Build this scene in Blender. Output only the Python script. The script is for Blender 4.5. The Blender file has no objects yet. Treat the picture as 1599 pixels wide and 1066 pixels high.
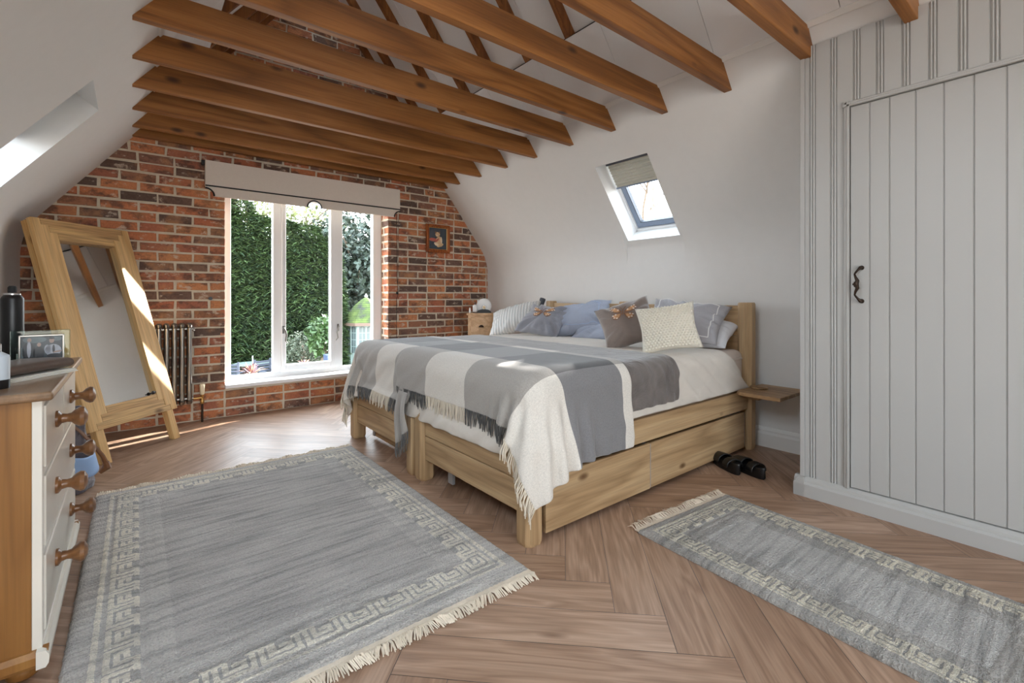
import bpy, bmesh, math, random
import numpy as np
from mathutils import Vector, Matrix

random.seed(7)
rng = np.random.default_rng(11)
SC = bpy.context.scene
COL = SC.collection
PI = math.pi
EPS = 1e-6


# ------------------------------------------------------------------ helpers
def lin(r, g, b):
    def f(c):
        c /= 255.0
        return c / 12.92 if c <= 0.04045 else ((c + 0.055) / 1.055) ** 2.4
    return (f(r), f(g), f(b), 1.0)


class MB:
    """Collects geometry in world coordinates, then links it as one mesh object."""

    def __init__(self):
        self.v, self.f, self.mi, self.rnd, self.uv = [], [], [], [], []

    def add(self, verts, faces, mi=0, rnd=0.0, uvs=None):
        o = len(self.v)
        self.v.extend([tuple(p) for p in verts])
        for k, fc in enumerate(faces):
            self.f.append([o + i for i in fc])
            self.mi.append(mi)
            self.rnd.append(rnd)
            self.uv.append(uvs[k] if uvs else None)
        return self

    def hexa(self, p, mi=0, rnd=0.0):
        """8 points: bottom ring 0-3, top ring 4-7"""
        self.add(p, [(3, 2, 1, 0), (4, 5, 6, 7), (0, 1, 5, 4), (1, 2, 6, 5), (2, 3, 7, 6), (3, 0, 4, 7)], mi, rnd)
        return self

    def box(self, x0, x1, y0, y1, z0, z1, mi=0, rnd=0.0):
        return self.hexa([(x0, y0, z0), (x1, y0, z0), (x1, y1, z0), (x0, y1, z0),
                          (x0, y0, z1), (x1, y0, z1), (x1, y1, z1), (x0, y1, z1)], mi, rnd)

    def fbox(self, fr, a0, a1, b0, b1, c0, c1, mi=0, rnd=0.0):
        """box in a frame: fr = (origin, A, B, Cc) vectors"""
        o, A, B, D = fr
        P = lambda a, b, c: tuple(o + A * a + B * b + D * c)
        return self.hexa([P(a0, b0, c0), P(a1, b0, c0), P(a1, b1, c0), P(a0, b1, c0),
                          P(a0, b0, c1), P(a1, b0, c1), P(a1, b1, c1), P(a0, b1, c1)], mi, rnd)

    def prism(self, poly, fr, c0, c1, mi=0, rnd=0.0):
        """2D polygon (a,b) in a frame extruded along its third axis"""
        o, A, B, D = fr
        n = len(poly)
        vs = [tuple(o + A * a + B * b + D * c0) for a, b in poly] + [tuple(o + A * a + B * b + D * c1) for a, b in poly]
        fs = [tuple(range(n - 1, -1, -1)), tuple(range(n, 2 * n))]
        fs += [(i, (i + 1) % n, n + (i + 1) % n, n + i) for i in range(n)]
        return self.add(vs, fs, mi, rnd)

    def tube(self, pts, r, n=8, mi=0, rnd=0.0, cap=True, uv=None):
        pts = [Vector(p) for p in pts]
        rs = r if isinstance(r, (list, tuple)) else [r] * len(pts)
        vs, fs = [], []
        up = None
        for i, p in enumerate(pts):
            t = (pts[min(i + 1, len(pts) - 1)] - pts[max(i - 1, 0)])
            if t.length < 1e-9:
                t = Vector((0, 0, 1))
            t.normalize()
            if up is None:
                up = Vector((0, 0, 1)) if abs(t.z) < 0.9 else Vector((1, 0, 0))
            a = (up - t * up.dot(t))
            if a.length < 1e-6:
                a = t.orthogonal()
            a.normalize()
            up = a
            b = t.cross(a)
            for k in range(n):
                q = 2 * PI * k / n
                vs.append(tuple(p + (a * math.cos(q) + b * math.sin(q)) * rs[i]))
        for i in range(len(pts) - 1):
            for k in range(n):
                k2 = (k + 1) % n
                fs.append((i * n + k, i * n + k2, (i + 1) * n + k2, (i + 1) * n + k))
        if cap:
            fs.append(tuple(range(n - 1, -1, -1)))
            m = (len(pts) - 1) * n
            fs.append(tuple(range(m, m + n)))
        return self.add(vs, fs, mi, rnd, [uv] * len(fs) if uv else None)

    def lathe(self, prof, origin, axis=(0, 0, 1), n=24, mi=0):
        """prof: list of (radius, height) along axis"""
        ax = Vector(axis).normalized()
        a = ax.orthogonal().normalized()
        b = ax.cross(a)
        o = Vector(origin)
        vs, fs = [], []
        for r, h in prof:
            for k in range(n):
                q = 2 * PI * k / n
                vs.append(tuple(o + ax * h + (a * math.cos(q) + b * math.sin(q)) * max(r, 1e-5)))
        for i in range(len(prof) - 1):
            for k in range(n):
                k2 = (k + 1) % n
                fs.append((i * n + k, i * n + k2, (i + 1) * n + k2, (i + 1) * n + k))
        fs.append(tuple(range(n - 1, -1, -1)))
        m = (len(prof) - 1) * n
        fs.append(tuple(range(m, m + n)))
        return self.add(vs, fs, mi)

    def grid(self, P, closed_u=False, uv=None, mi=0):
        """P: array (nu,nv,3)"""
        nu, nv = P.shape[:2]
        vs = P.reshape(-1, 3)
        fs, us = [], []
        for i in range(nu if closed_u else nu - 1):
            i2 = (i + 1) % nu
            for j in range(nv - 1):
                fs.append((i * nv + j, i2 * nv + j, i2 * nv + j + 1, i * nv + j + 1))
                if uv is not None:
                    us.append([tuple(uv[i, j]), tuple(uv[i2, j]), tuple(uv[i2, j + 1]), tuple(uv[i, j + 1])])
        return self.add([tuple(map(float, p)) for p in vs], fs, mi, 0.0, us if uv is not None else None)

    def build(self, name, mats, parent=None, smooth=False, bevel=0.0, seg=2, angle=40, base=None, subdiv=0, solid=0.0):
        me = bpy.data.meshes.new(name)
        ofs = Vector((0, 0, 0))
        if parent is not None:
            ofs = abs_loc(parent)
        if base is not None:
            ofs = Vector(base)
        V = np.array(self.v, dtype=np.float64) - np.array(ofs)
        me.from_pydata(V.tolist(), [], self.f)
        if not isinstance(mats, (list, tuple)):
            mats = [mats]
        for m in mats:
            me.materials.append(m)
        if len(mats) > 1:
            me.polygons.foreach_set('material_index', self.mi)
        if any(self.rnd):
            at = me.attributes.new('rnd', 'FLOAT', 'FACE')
            at.data.foreach_set('value', self.rnd)
        if any(u is not None for u in self.uv):
            ul = me.uv_layers.new(name='UVMap')
            flat = []
            for fc, u in zip(self.f, self.uv):
                if u is None:
                    flat += [0.0, 0.0] * len(fc)
                elif isinstance(u[0], (int, float)):
                    flat += list(u) * len(fc)
                else:
                    for q in u:
                        flat += [q[0], q[1]]
            ul.data.foreach_set('uv', flat)
        me.update()
        bm = bmesh.new()
        bm.from_mesh(me)
        bmesh.ops.recalc_face_normals(bm, faces=bm.faces)
        bm.to_mesh(me)
        bm.free()
        if smooth:
            me.polygons.foreach_set('use_smooth', [True] * len(me.polygons))
            if angle < 180:
                me.set_sharp_from_angle(angle=math.radians(angle))
        ob = bpy.data.objects.new(name, me)
        COL.objects.link(ob)
        if parent is not None:
            ob.parent = parent
        elif base is not None:
            ob.location = base
        if bevel > 0:
            md = ob.modifiers.new('bevel', 'BEVEL')
            md.width = bevel
            md.segments = seg
            md.limit_method = 'ANGLE'
            md.angle_limit = math.radians(35)
            md.harden_normals = False
        if solid:
            md = ob.modifiers.new('solid', 'SOLIDIFY')
            md.thickness = solid
            md.offset = 0
        if subdiv:
            md = ob.modifiers.new('sub', 'SUBSURF')
            md.levels = md.render_levels = subdiv
        return ob


def abs_loc(o):
    l = Vector(o.location)
    while o.parent is not None:
        o = o.parent
        l = l + Vector(o.location)
    return l


def tag(o, label=None, cat=None, group=None, kind=None):
    if label:
        o['label'] = label
    if cat:
        o['category'] = cat
    if group:
        o['group'] = group
    if kind:
        o['kind'] = kind
    return o


def thing(name, loc, label, cat, group=None):
    o = bpy.data.objects.new(name, None)
    o.empty_display_size = 0.05
    o.location = loc
    COL.objects.link(o)
    return tag(o, label, cat, group)


def struct(o, label=None):
    o['kind'] = 'structure'
    return o


V3 = lambda *a: Vector(a)
WORLD = (V3(0, 0, 0), V3(1, 0, 0), V3(0, 1, 0), V3(0, 0, 1))

# ---------------------------------------------------------------- materials


class NT:
    def __init__(self, name):
        self.m = bpy.data.materials.new(name)
        self.m.use_nodes = True
        self.t = self.m.node_tree
        self.t.nodes.clear()
        self.out = self.t.nodes.new('ShaderNodeOutputMaterial')

    def n(self, typ, **kw):
        nd = self.t.nodes.new(typ)
        for k, v in kw.items():
            if k.startswith('_'):
                setattr(nd, k[1:], v)
            else:
                key = k.replace('__', ' ')
                nd.inputs[int(key[1:]) if key[0] == 'i' and key[1:].isdigit() else key].default_value = v
        return nd

    def l(self, a, b):
        self.t.links.new(a, b)

    def math(self, op, a, b=None, clamp=False):
        nd = self.t.nodes.new('ShaderNodeMath')
        nd.operation = op
        nd.use_clamp = clamp
        for i, x in enumerate((a, b)):
            if x is None:
                continue
            if isinstance(x, (int, float)):
                nd.inputs[i].default_value = x
            else:
                self.l(x, nd.inputs[i])
        return nd.outputs[0]

    def mix(self, fac, a, b, mode='MIX'):
        nd = self.t.nodes.new('ShaderNodeMix')
        nd.data_type = 'RGBA'
        nd.blend_type = mode
        for sock, x in ((nd.inputs[0], fac), (nd.inputs[6], a), (nd.inputs[7], b)):
            if isinstance(x, (int, float)):
                sock.default_value = x
            elif isinstance(x, tuple):
                sock.default_value = x
            else:
                self.l(x, sock)
        return nd.outputs[2]

    def ramp(self, fac, stops, interp='LINEAR'):
        nd = self.t.nodes.new('ShaderNodeValToRGB')
        cr = nd.color_ramp
        cr.interpolation = interp
        while len(cr.elements) < len(stops):
            cr.elements.new(0.5)
        for e, (p, c) in zip(cr.elements, stops):
            e.position = p
            e.color = c if isinstance(c, tuple) else (c, c, c, 1)
        self.l(fac, nd.inputs[0])
        return nd.outputs[0]

    def noise(self, vec, scale, detail=3.0, rough=0.55, dist=0.0):
        nd = self.n('ShaderNodeTexNoise', Scale=scale, Detail=detail, Roughness=rough, Distortion=dist)
        if vec is not None:
            self.l(vec, nd.inputs['Vector'])
        return nd.outputs[0]

    def mapping(self, vec, scale=(1, 1, 1), rot=(0, 0, 0), loc=(0, 0, 0)):
        nd = self.n('ShaderNodeMapping')
        nd.inputs['Scale'].default_value = scale
        nd.inputs['Rotation'].default_value = rot
        nd.inputs['Location'].default_value = loc
        self.l(vec, nd.inputs['Vector'])
        return nd.outputs[0]

    def bump(self, h, strength=0.3, dist=0.01):
        nd = self.n('ShaderNodeBump', Strength=strength, Distance=dist)
        self.l(h, nd.inputs['Height'])
        return nd.outputs[0]

    def bsdf(self, color, rough=0.5, normal=None, metallic=0.0, coat=0.0, spec=0.5, sheen=0.0, coat_rough=0.15):
        b = self.n('ShaderNodeBsdfPrincipled')
        for key, x in (('Base Color', color), ('Roughness', rough), ('Metallic', metallic)):
            if isinstance(x, (int, float, tuple)):
                b.inputs[key].default_value = x
            else:
                self.l(x, b.inputs[key])
        b.inputs['Specular IOR Level'].default_value = spec
        b.inputs['Coat Weight'].default_value = coat
        b.inputs['Coat Roughness'].default_value = coat_rough
        b.inputs['Sheen Weight'].default_value = sheen
        if normal is not None:
            self.l(normal, b.inputs['Normal'])
        self.l(b.outputs[0], self.out.inputs[0])
        return b

    def objco(self, rand=True):
        tc = self.n('ShaderNodeTexCoord')
        if not rand:
            return tc.outputs['Object']
        oi = self.n('ShaderNodeObjectInfo')
        va = self.n('ShaderNodeVectorMath', _operation='MULTIPLY')
        va.inputs[1].default_value = (17.0, 31.0, 23.0)
        cx = self.n('ShaderNodeCombineXYZ')
        for i in range(3):
            self.l(oi.outputs['Random'], cx.inputs[i])
        self.l(cx.outputs[0], va.inputs[0])
        ad = self.n('ShaderNodeVectorMath', _operation='ADD')
        self.l(tc.outputs['Object'], ad.inputs[0])
        self.l(va.outputs[0], ad.inputs[1])
        return ad.outputs[0]


def plain(name, col, rough=0.5, bump=0.0, bscale=40.0, var=0.0, metallic=0.0, coat=0.0, sheen=0.0, spec=0.5):
    k = NT(name)
    co = k.objco()
    color = col
    if var > 0:
        nz = k.noise(co, bscale * 0.25, 4)
        d = tuple(c * (1 - var) for c in col[:3]) + (1,)
        u = tuple(min(1, c * (1 + var)) for c in col[:3]) + (1,)
        color = k.ramp(nz, [(0.3, d), (0.7, u)])
    nrm = None
    if bump > 0:
        nrm = k.bump(k.noise(co, bscale, 4), bump, 0.004)
    k.bsdf(color, rough, nrm, metallic, coat, spec, sheen)
    return k.m


def wood(name, dark, mid, light, axis=0, rough=0.5, ring=9.0, knot=(60, 32, 14), knots=0.07, coat=0.0, across=7.0, along=0.7, fine=0.3, spec=0.4, rot=None):
    k = NT(name)
    co = k.objco()
    if rot:
        co = k.mapping(co, rot=rot)
    s = [across] * 3
    s[axis] = along
    m = k.mapping(co, tuple(s))
    big = k.noise(m, 1.0, 2.5, 0.5, 0.4)
    rg = k.math('PINGPONG', k.math('MULTIPLY', big, ring), 0.5)
    rg = k.math('MULTIPLY', rg, 2.0)
    base = k.ramp(rg, [(0.0, dark), (0.45, mid), (1.0, light)])
    s2 = [130.0] * 3
    s2[axis] = 4.0
    fn = k.noise(k.mapping(co, tuple(s2)), 1.0, 2.0)
    shade = k.ramp(fn, [(0.3, 1 - fine), (0.62, 1.0)])
    base = k.mix(1.0, base, shade, 'MULTIPLY')
    if knots > 0:
        s3 = [5.5] * 3
        s3[axis] = 2.6
        vo = k.n('ShaderNodeTexVoronoi', Scale=1.0)
        warp = k.mapping(co, tuple(s3))
        k.l(warp, vo.inputs['Vector'])
        kf = k.ramp(vo.outputs['Distance'], [(0.0, 1.0), (knots, 0.8), (knots * 2.2, 0.0)])
        base = k.mix(kf, base, lin(*knot))
    nrm = k.bump(fn, 0.12, 0.002)
    k.bsdf(base, rough, nrm, 0.0, coat, spec)
    return k.m
SUN_E, SUN_AZ, SUN_EL = 24.0, 70.5, 26.0
SKY_E = 9.0
EXPO = 0.48
M = {}
M['plaster'] = plain('white_plaster', lin(226, 225, 223), 0.75, 0.05, 60, 0.01, spec=0.25)
M['panel_white'] = plain('white_ceiling_panel', lin(232, 232, 232), 0.6, spec=0.3)
M['paint'] = plain('wardrobe_paint', lin(178, 177, 174), 0.45, spec=0.4)
M['trim'] = plain('white_trim', lin(232, 231, 228), 0.4, spec=0.4)
M['frame_white'] = plain('window_paint', lin(240, 240, 240), 0.35)
M['beam'] = wood('stained_beam_wood', lin(128, 80, 36), lin(152, 98, 46), lin(168, 112, 58), 0, 0.5, 5.0, (50, 24, 10), 0.06, across=5.0, along=0.45, fine=0.25)
M['rafter'] = wood('stained_rafter_wood', lin(120, 70, 30), lin(138, 84, 38), lin(152, 96, 46), 2, 0.5, 5.0, (44, 22, 9), 0.045, across=6.0, along=0.5, fine=0.25)
bedc = (lin(164, 133, 97), lin(183, 151, 112), lin(195, 165, 126))
M['bed_x'] = wood('bed_oak_lengthwise', *bedc, 0, 0.5, 7, (96, 66, 38), 0.05, across=6, along=0.5, fine=0.2)
M['bed_y'] = wood('bed_oak_crosswise', *bedc, 1, 0.5, 7, (96, 66, 38), 0.05, across=6, along=0.5, fine=0.2)
M['bed_z'] = wood('bed_oak_upright', *bedc, 2, 0.5, 5, (96, 66, 38), 0.04, across=7, along=0.5, fine=0.2)
pinec = (lin(200, 156, 98), lin(214, 172, 114), lin(222, 182, 126))
MPH = math.radians(45)
MUP = (Vector((0, 0, 1.29)) - Vector((math.sin(MPH), -math.cos(MPH), 0)) * .40).normalized()
MW_ = Vector((math.cos(MPH), math.sin(MPH), 0))
MROT = tuple(Matrix((MW_, MUP.cross(MW_), MUP)).to_euler())
M['pine_z'] = wood('reclaimed_pine_upright', *pinec, 2, 0.55, 3.2, (120, 78, 40), 0.05, across=9, along=0.7, fine=0.25, rot=MROT)
M['pine_x'] = wood('reclaimed_pine_rail', lin(184, 142, 94), lin(204, 162, 108), lin(216, 176, 120), 0, 0.6, 3.0, (92, 64, 40), 0.06, across=16, along=0.9, fine=0.5, rot=MROT)
M['joint_dark'] = plain('dark_joint_backing', lin(74, 50, 30), 0.8)
M['chest_z'] = wood('waxed_pine_panel', lin(132, 88, 42), lin(148, 102, 52), lin(164, 118, 62), 2, 0.38, 4, (100, 54, 20), 0.04, across=5, along=0.5, fine=0.15, coat=0.1)
M['chest_top'] = wood('waxed_pine_top', lin(118, 90, 64), lin(138, 108, 80), lin(154, 124, 95), 1, 0.28, 4, (100, 60, 26), 0.04, across=6, along=0.5, fine=0.15, coat=0.3)
M['knob'] = wood('turned_knob_wood', lin(100, 64, 36), lin(124, 82, 48), lin(142, 98, 60), 0, 0.35, 4, knots=0, across=14, along=2, fine=0.2, coat=0.2)
M['cream_front'] = plain('chest_front_pale', lin(222, 216, 204), 0.28, 0.05, 25, 0.03, coat=0.3)
M['stand_wood'] = wood('bedside_wood', lin(198, 160, 122), lin(212, 176, 138), lin(222, 188, 150), 0, 0.55, 6, knots=0, across=8, along=0.7, fine=0.2)
M['picture_wood'] = wood('picture_frame_wood', lin(120, 56, 18), lin(158, 82, 30), lin(178, 102, 44), 2, 0.4, 5, knots=0, across=20, along=2)
M['shelf_wood'] = wood('bedside_shelf_wood', lin(128, 98, 68), lin(158, 124, 88), lin(176, 142, 104), 1, 0.45, 6, knots=0, across=8, along=0.6)
M['metal_dark'] = plain('dark_iron', lin(62, 50, 42), 0.4, 0.05, 80, 0.2, metallic=0.8)
M['black'] = plain('black_satin', lin(12, 12, 14), 0.38)
M['black_matte'] = plain('black_matte', lin(26, 26, 28), 0.7)
M['rubber'] = plain('black_shoe_rubber', lin(8, 8, 9), 0.42, 0.03, 50)
M['steel'] = plain('bare_polished_steel', lin(150, 146, 140), 0.28, 0.03, 20, 0.12, metallic=1.0)
M['silver'] = plain('silver_metal', lin(205, 205, 205), 0.25, metallic=1.0)
M['alu'] = plain('grey_drawer_runner', lin(176, 178, 182), 0.4, metallic=0.5)
M['handle_grey'] = plain('worn_grey_metal', lin(120, 118, 114), 0.4, metallic=0.6)
M['brass'] = plain('old_brass', lin(190, 150, 90), 0.35, metallic=0.9)
M['cream_plastic'] = plain('cream_plastic', lin(226, 214, 186), 0.4)
M['white_plastic'] = plain('white_plastic', lin(230, 230, 230), 0.35)
M['sky_blue'] = plain('pale_blue_cloth', lin(150, 180, 220), 0.5)
M['leather'] = plain('brown_leather', lin(84, 68, 58), 0.38, 0.1, 120, 0.12, coat=0.1)
M['leather_tan'] = plain('tan_leather', lin(116, 76, 46), 0.45, 0.1, 120, 0.12)
M['paper'] = plain('paper', lin(226, 222, 212), 0.8)
M['blind'] = plain('blind_linen', lin(224, 214, 203), 0.85, 0.08, 300, 0.02, spec=0.2)
M['pleat'] = plain('pleated_blind_fabric', lin(206, 204, 192), 0.8, 0.05, 200, 0.03)
M['grey_frame'] = plain('skylight_frame_grey', lin(128, 140, 160), 0.45)
M['dark_line'] = plain('skylight_seal_dark', lin(70, 74, 82), 0.5)
M['pillow_cream'] = plain('cream_knit', lin(226, 220, 206), 0.9, 0.0, 30, 0.04, sheen=0.2)
M['mattress'] = plain('mattress_fabric', lin(206, 192, 182), 0.85, 0.1, 140, 0.03)
M['lens_warm'] = plain('lamp_centre', lin(216, 190, 150), 0.3)


def glassy(name, tint=(1, 1, 1, 1), refl=0.025):
    k = NT(name)
    tr = k.n('ShaderNodeBsdfTransparent', Color=tint)
    gl = k.n('ShaderNodeBsdfGlossy', Roughness=0.02)
    ge = k.n('ShaderNodeNewGeometry')
    dp = k.n('ShaderNodeVectorMath', _operation='DOT_PRODUCT')
    k.l(ge.outputs['Normal'], dp.inputs[0])
    k.l(ge.outputs['Incoming'], dp.inputs[1])
    fz = k.math('POWER', k.math('SUBTRACT', 1.0, k.math('ABSOLUTE', dp.outputs['Value'])), 5.0)
    fac = k.math('ADD', k.math('MULTIPLY', fz, 0.9), refl)
    mx = k.n('ShaderNodeMixShader')
    k.l(fac, mx.inputs[0])
    k.l(tr.outputs[0], mx.inputs[1])
    k.l(gl.outputs[0], mx.inputs[2])
    k.l(mx.outputs[0], k.out.inputs[0])
    return k.m


M['glass'] = glassy('window_glass', (0.97, 0.98, 0.98, 1))
M['acrylic'] = glassy('clear_acrylic', (0.86, 0.95, 0.92, 1))
k = NT('mirror_silvering')
k.bsdf(lin(236, 240, 240), 0.02, None, 1.0)
M['mirror'] = k.m

# ---- bricks: per-brick tone plus burn marks and old whitewash smears
k = NT('reclaimed_brick')
at = k.n('ShaderNodeAttribute', _attribute_name='rnd')
geo = k.n('ShaderNodeNewGeometry')
pos = geo.outputs['Position']
base = k.ramp(at.outputs['Fac'], [
    (0.00, lin(210, 142, 100)), (0.15, lin(204, 130, 90)), (0.30, lin(190, 116, 84)), (0.44, lin(172, 110, 88)),
    (0.56, lin(204, 138, 94)), (0.66, lin(150, 108, 90)), (0.76, lin(104, 86, 78)), (0.86, lin(134, 104, 90)), (0.94, lin(92, 80, 74)), (1.0, lin(186, 140, 112))])
blot = k.noise(k.mapping(pos, (1, 1, 1.4)), 8.0, 5, 0.65)
base = k.mix(k.ramp(blot, [(0.48, 0.0), (0.60, 0.75)]), base, lin(96, 76, 68))
blot2 = k.noise(k.mapping(pos, (1, 1, 1), loc=(9.1, 2.7, 4.3)), 5.0, 4, 0.6)
base = k.mix(k.ramp(blot2, [(0.52, 0.0), (0.66, 0.5)]), base, lin(222, 158, 106))
sm = k.noise(k.mapping(pos, (1, 1, 1.6), loc=(3.1, 7.7, 1.3)), 12.0, 5, 0.7)
base = k.mix(k.ramp(sm, [(0.57, 0.0), (0.64, 0.7)]), base, lin(216, 198, 178))
fine = k.noise(pos, 90.0, 4, 0.6)
base = k.mix(1.0, base, k.ramp(fine, [(0.3, 0.78), (0.65, 1.0)]), 'MULTIPLY')
k.bsdf(base, 0.85, k.bump(k.noise(pos, 55.0, 5, 0.65), 0.55, 0.006), spec=0.25)
M['brick'] = k.m
k = NT('lime_mortar')
pos = k.n('ShaderNodeNewGeometry').outputs['Position']
k.bsdf(k.ramp(k.noise(pos, 14, 5, 0.65), [(0.3, lin(196, 184, 164)), (0.7, lin(218, 207, 188))]), 0.95,
       k.bump(k.noise(pos, 70, 4), 0.5, 0.005), spec=0.15)
M['mortar'] = k.m

# ---- plank floor: UV runs along each plank
k = NT('oak_plank_floor')
uvn = k.n('ShaderNodeUVMap')
at = k.n('ShaderNodeAttribute', _attribute_name='rnd')
uv = uvn.outputs[0]
cx = k.n('ShaderNodeCombineXYZ')
k.l(k.math('MULTIPLY', at.outputs['Fac'], 37.0), cx.inputs[2])
ad = k.n('ShaderNodeVectorMath', _operation='ADD')
k.l(uv, ad.inputs[0])
k.l(cx.outputs[0], ad.inputs[1])
co = ad.outputs[0]
big = k.noise(k.mapping(co, (1.1, 9.0, 1)), 1.0, 3, 0.55, 0.5)
rg = k.math('MULTIPLY', k.math('PINGPONG', k.math('MULTIPLY', big, 6.0), 0.5), 2.0)
base = k.ramp(rg, [(0.0, lin(160, 129, 107)), (0.5, lin(175, 143, 120)), (1.0, lin(188, 157, 134))])
tone = k.ramp(at.outputs['Fac'], [(0.0, lin(222, 214, 206)), (0.5, lin(240, 236, 232)), (1.0, lin(255, 255, 255))])
base = k.mix(1.0, base, tone, 'MULTIPLY')
fn = k.noise(k.mapping(co, (5.0, 150.0, 1)), 1.0, 2)
base = k.mix(1.0, base, k.ramp(fn, [(0.3, 0.82), (0.6, 1.0)]), 'MULTIPLY')
vo = k.n('ShaderNodeTexVoronoi', Scale=1.0)
k.l(k.mapping(co, (1.6, 6.0, 1)), vo.inputs['Vector'])
base = k.mix(k.ramp(vo.outputs['Distance'], [(0.0, 0.8), (0.04, 0.5), (0.09, 0.0)]), base, lin(104, 74, 54))
k.bsdf(base, k.ramp(fn, [(0.2, 0.5), (0.8, 0.36)]), k.bump(fn, 0.06, 0.002), spec=0.45)
M['floor'] = k.m


# ---- wool rug: vertex-coloured pattern colour comes from the cell value
def rug_mat(name, field, band, cream, axis):
    k = NT(name)
    at = k.n('ShaderNodeAttribute', _attribute_name='rnd')
    tc = k.n('ShaderNodeTexCoord').outputs['Object']
    base = k.ramp(at.outputs['Fac'], [(0.0, field), (0.3, band), (0.5, tuple(c_ * .76 for c_ in band[:3]) + (1,)), (0.6, cream)], 'CONSTANT')  # meander ground coloured darker to deepen the shade in its grooves
    s = (3.0, 38.0, 3.0) if axis == 0 else (38.0, 3.0, 3.0)
    streak = k.noise(k.mapping(tc, s), 1.0, 4, 0.6, 0.3)
    big = k.noise(tc, 3.5, 3, 0.5)
    base = k.mix(1.0, base, k.ramp(streak, [(0.34, 0.58), (0.56, 1.0)]), 'MULTIPLY')
    base = k.mix(1.0, base, k.ramp(big, [(0.35, 0.84), (0.65, 1.0)]), 'MULTIPLY')
    tuft = k.noise(k.mapping(tc, (160, 160, 160)), 1.0, 2, 0.6)
    base = k.mix(1.0, base, k.ramp(tuft, [(0.3, 0.74), (0.6, 1.0)]), 'MULTIPLY')
    h = k.math('ADD', k.math('MULTIPLY', streak, 1.4), tuft)
    k.bsdf(base, 0.95, k.bump(h, 1.0, 0.014), sheen=0.3, spec=0.1)
    return k.m


M['rug'] = rug_mat('grey_wool_rug', lin(202, 195, 188), lin(214, 207, 199), lin(250, 240, 222), 0)
M['runner'] = rug_mat('grey_wool_runner', lin(208, 204, 198), lin(188, 182, 174), lin(236, 226, 204), 0)
M['rug_fringe'] = plain('rug_fringe_cotton', lin(222, 208, 188), 0.95, 0.3, 160, 0.08)


# ---- woollen check throws: UV = rest position in metres
def plaid(name, cols, rows, ll, ld, dl, dd):
    """cols: list of y-breaks starting light; rows: list of x-breaks starting light"""
    k = NT(name)
    uv = k.n('ShaderNodeUVMap').outputs[0]
    sp = k.n('ShaderNodeSeparateXYZ')
    k.l(uv, sp.inputs[0])

    def band(sock, brk):
        acc = None
        for i, b in enumerate(brk):
            g = k.math('GREATER_THAN', sock, b)
            sgn = 1.0 if i % 2 == 0 else -1.0
            g = k.math('MULTIPLY', g, sgn)
            acc = g if acc is None else k.math('ADD', acc, g)
        return acc
    cx_, rx_ = band(sp.outputs[1], cols), band(sp.outputs[0], rows)
    a = k.mix(cx_, ll, ld)
    b = k.mix(cx_, dl, dd)
    base = k.mix(rx_, a, b)
    wv = k.noise(k.mapping(uv, (260, 420, 1)), 1.0, 2)
    base = k.mix(1.0, base, k.ramp(wv, [(0.3, 0.8), (0.65, 1.0)]), 'MULTIPLY')
    ml = k.noise(k.mapping(uv, (110, 150, 1)), 1.0, 4, 0.7)
    base = k.mix(1.0, base, k.ramp(ml, [(0.34, 0.86), (0.66, 1.03)]), 'MULTIPLY')
    k.bsdf(base, 0.95, k.bump(wv, 0.35, 0.003), sheen=0.4, spec=0.1)
    return k.m


LLc, LDc, DLc, DDc = lin(228, 221, 211), lin(172, 166, 159), lin(132, 130, 131), lin(82, 81, 83)
NEAR_COLS = [1.45, 1.86, 2.24]
FAR_COLS = [2.40, 2.63, 2.90, 3.27]
ROWS = [1.40, 1.79]
M['throw_near'] = plaid('check_throw_wool', NEAR_COLS, ROWS, LLc, LDc, DLc, DDc)
M['throw_far'] = plaid('check_throw_wool_far', FAR_COLS, ROWS, LLc, LDc, DLc, DDc)
M['fringe_near'] = plaid('throw_fringe_wool', NEAR_COLS, [9.0], lin(226, 214, 194), lin(84, 82, 80), DLc, DDc)
M['fringe_far'] = plaid('throw_fringe_wool_far', FAR_COLS, [9.0], lin(226, 214, 194), lin(96, 94, 92), DLc, DDc)


def cloth(name, col, rough=0.8, sheen=0.1, wr=0.25, wscale=7.0, var=0.04, coat=0.0):
    k = NT(name)
    co = k.objco()
    nz = k.noise(co, wscale, 4, 0.55, 0.8)
    d = tuple(c * (1 - var) for c in col[:3]) + (1,)
    u = tuple(min(1, c * (1 + var)) for c in col[:3]) + (1,)
    base = k.ramp(nz, [(0.3, d), (0.7, u)])
    wv = k.noise(co, 420.0, 1)
    h = k.math('ADD', nz, k.math('MULTIPLY', wv, 0.03))
    k.bsdf(base, rough, k.bump(h, wr, 0.03), sheen=sheen, spec=0.3, coat=coat)
    return k.m


M['sheet'] = cloth('cream_cotton_sheet', lin(214, 206, 196), 0.7)
M['taupe'] = cloth('taupe_velvet', lin(104, 96, 92), 0.5, 0.4, 0.5, 8, 0.25)
M['lilac'] = cloth('lilac_grey_cotton', lin(166, 173, 190), 0.7, 0.1, 0.35, 9)
M['silver_satin'] = cloth('silver_satin', lin(160, 158, 162), 0.42, 0.2, 0.45, 9)
M['white_cotton'] = cloth('white_cotton', lin(222, 222, 226), 0.75, 0.1, 0.3, 9)
M['grey_velvet'] = cloth('grey_velvet', lin(134, 134, 142), 0.6, 0.5, 0.3, 9, 0.12)
M['brown_velvet'] = cloth('grey_brown_velvet', lin(128, 114, 106), 0.6, 0.5, 0.25, 9, 0.1)
M['blue_cotton'] = cloth('pale_blue_cotton', lin(168, 184, 210), 0.7, 0.1, 0.4, 9)
M['piping'] = plain('white_piping', lin(224, 222, 220), 0.7)
M['wing_orange'] = plain('butterfly_orange', lin(198, 152, 112), 0.8, 0.2, 200, 0.25)
M['wing_pale'] = plain('butterfly_pale', lin(228, 216, 204), 0.8, 0.2, 200, 0.1)
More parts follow.
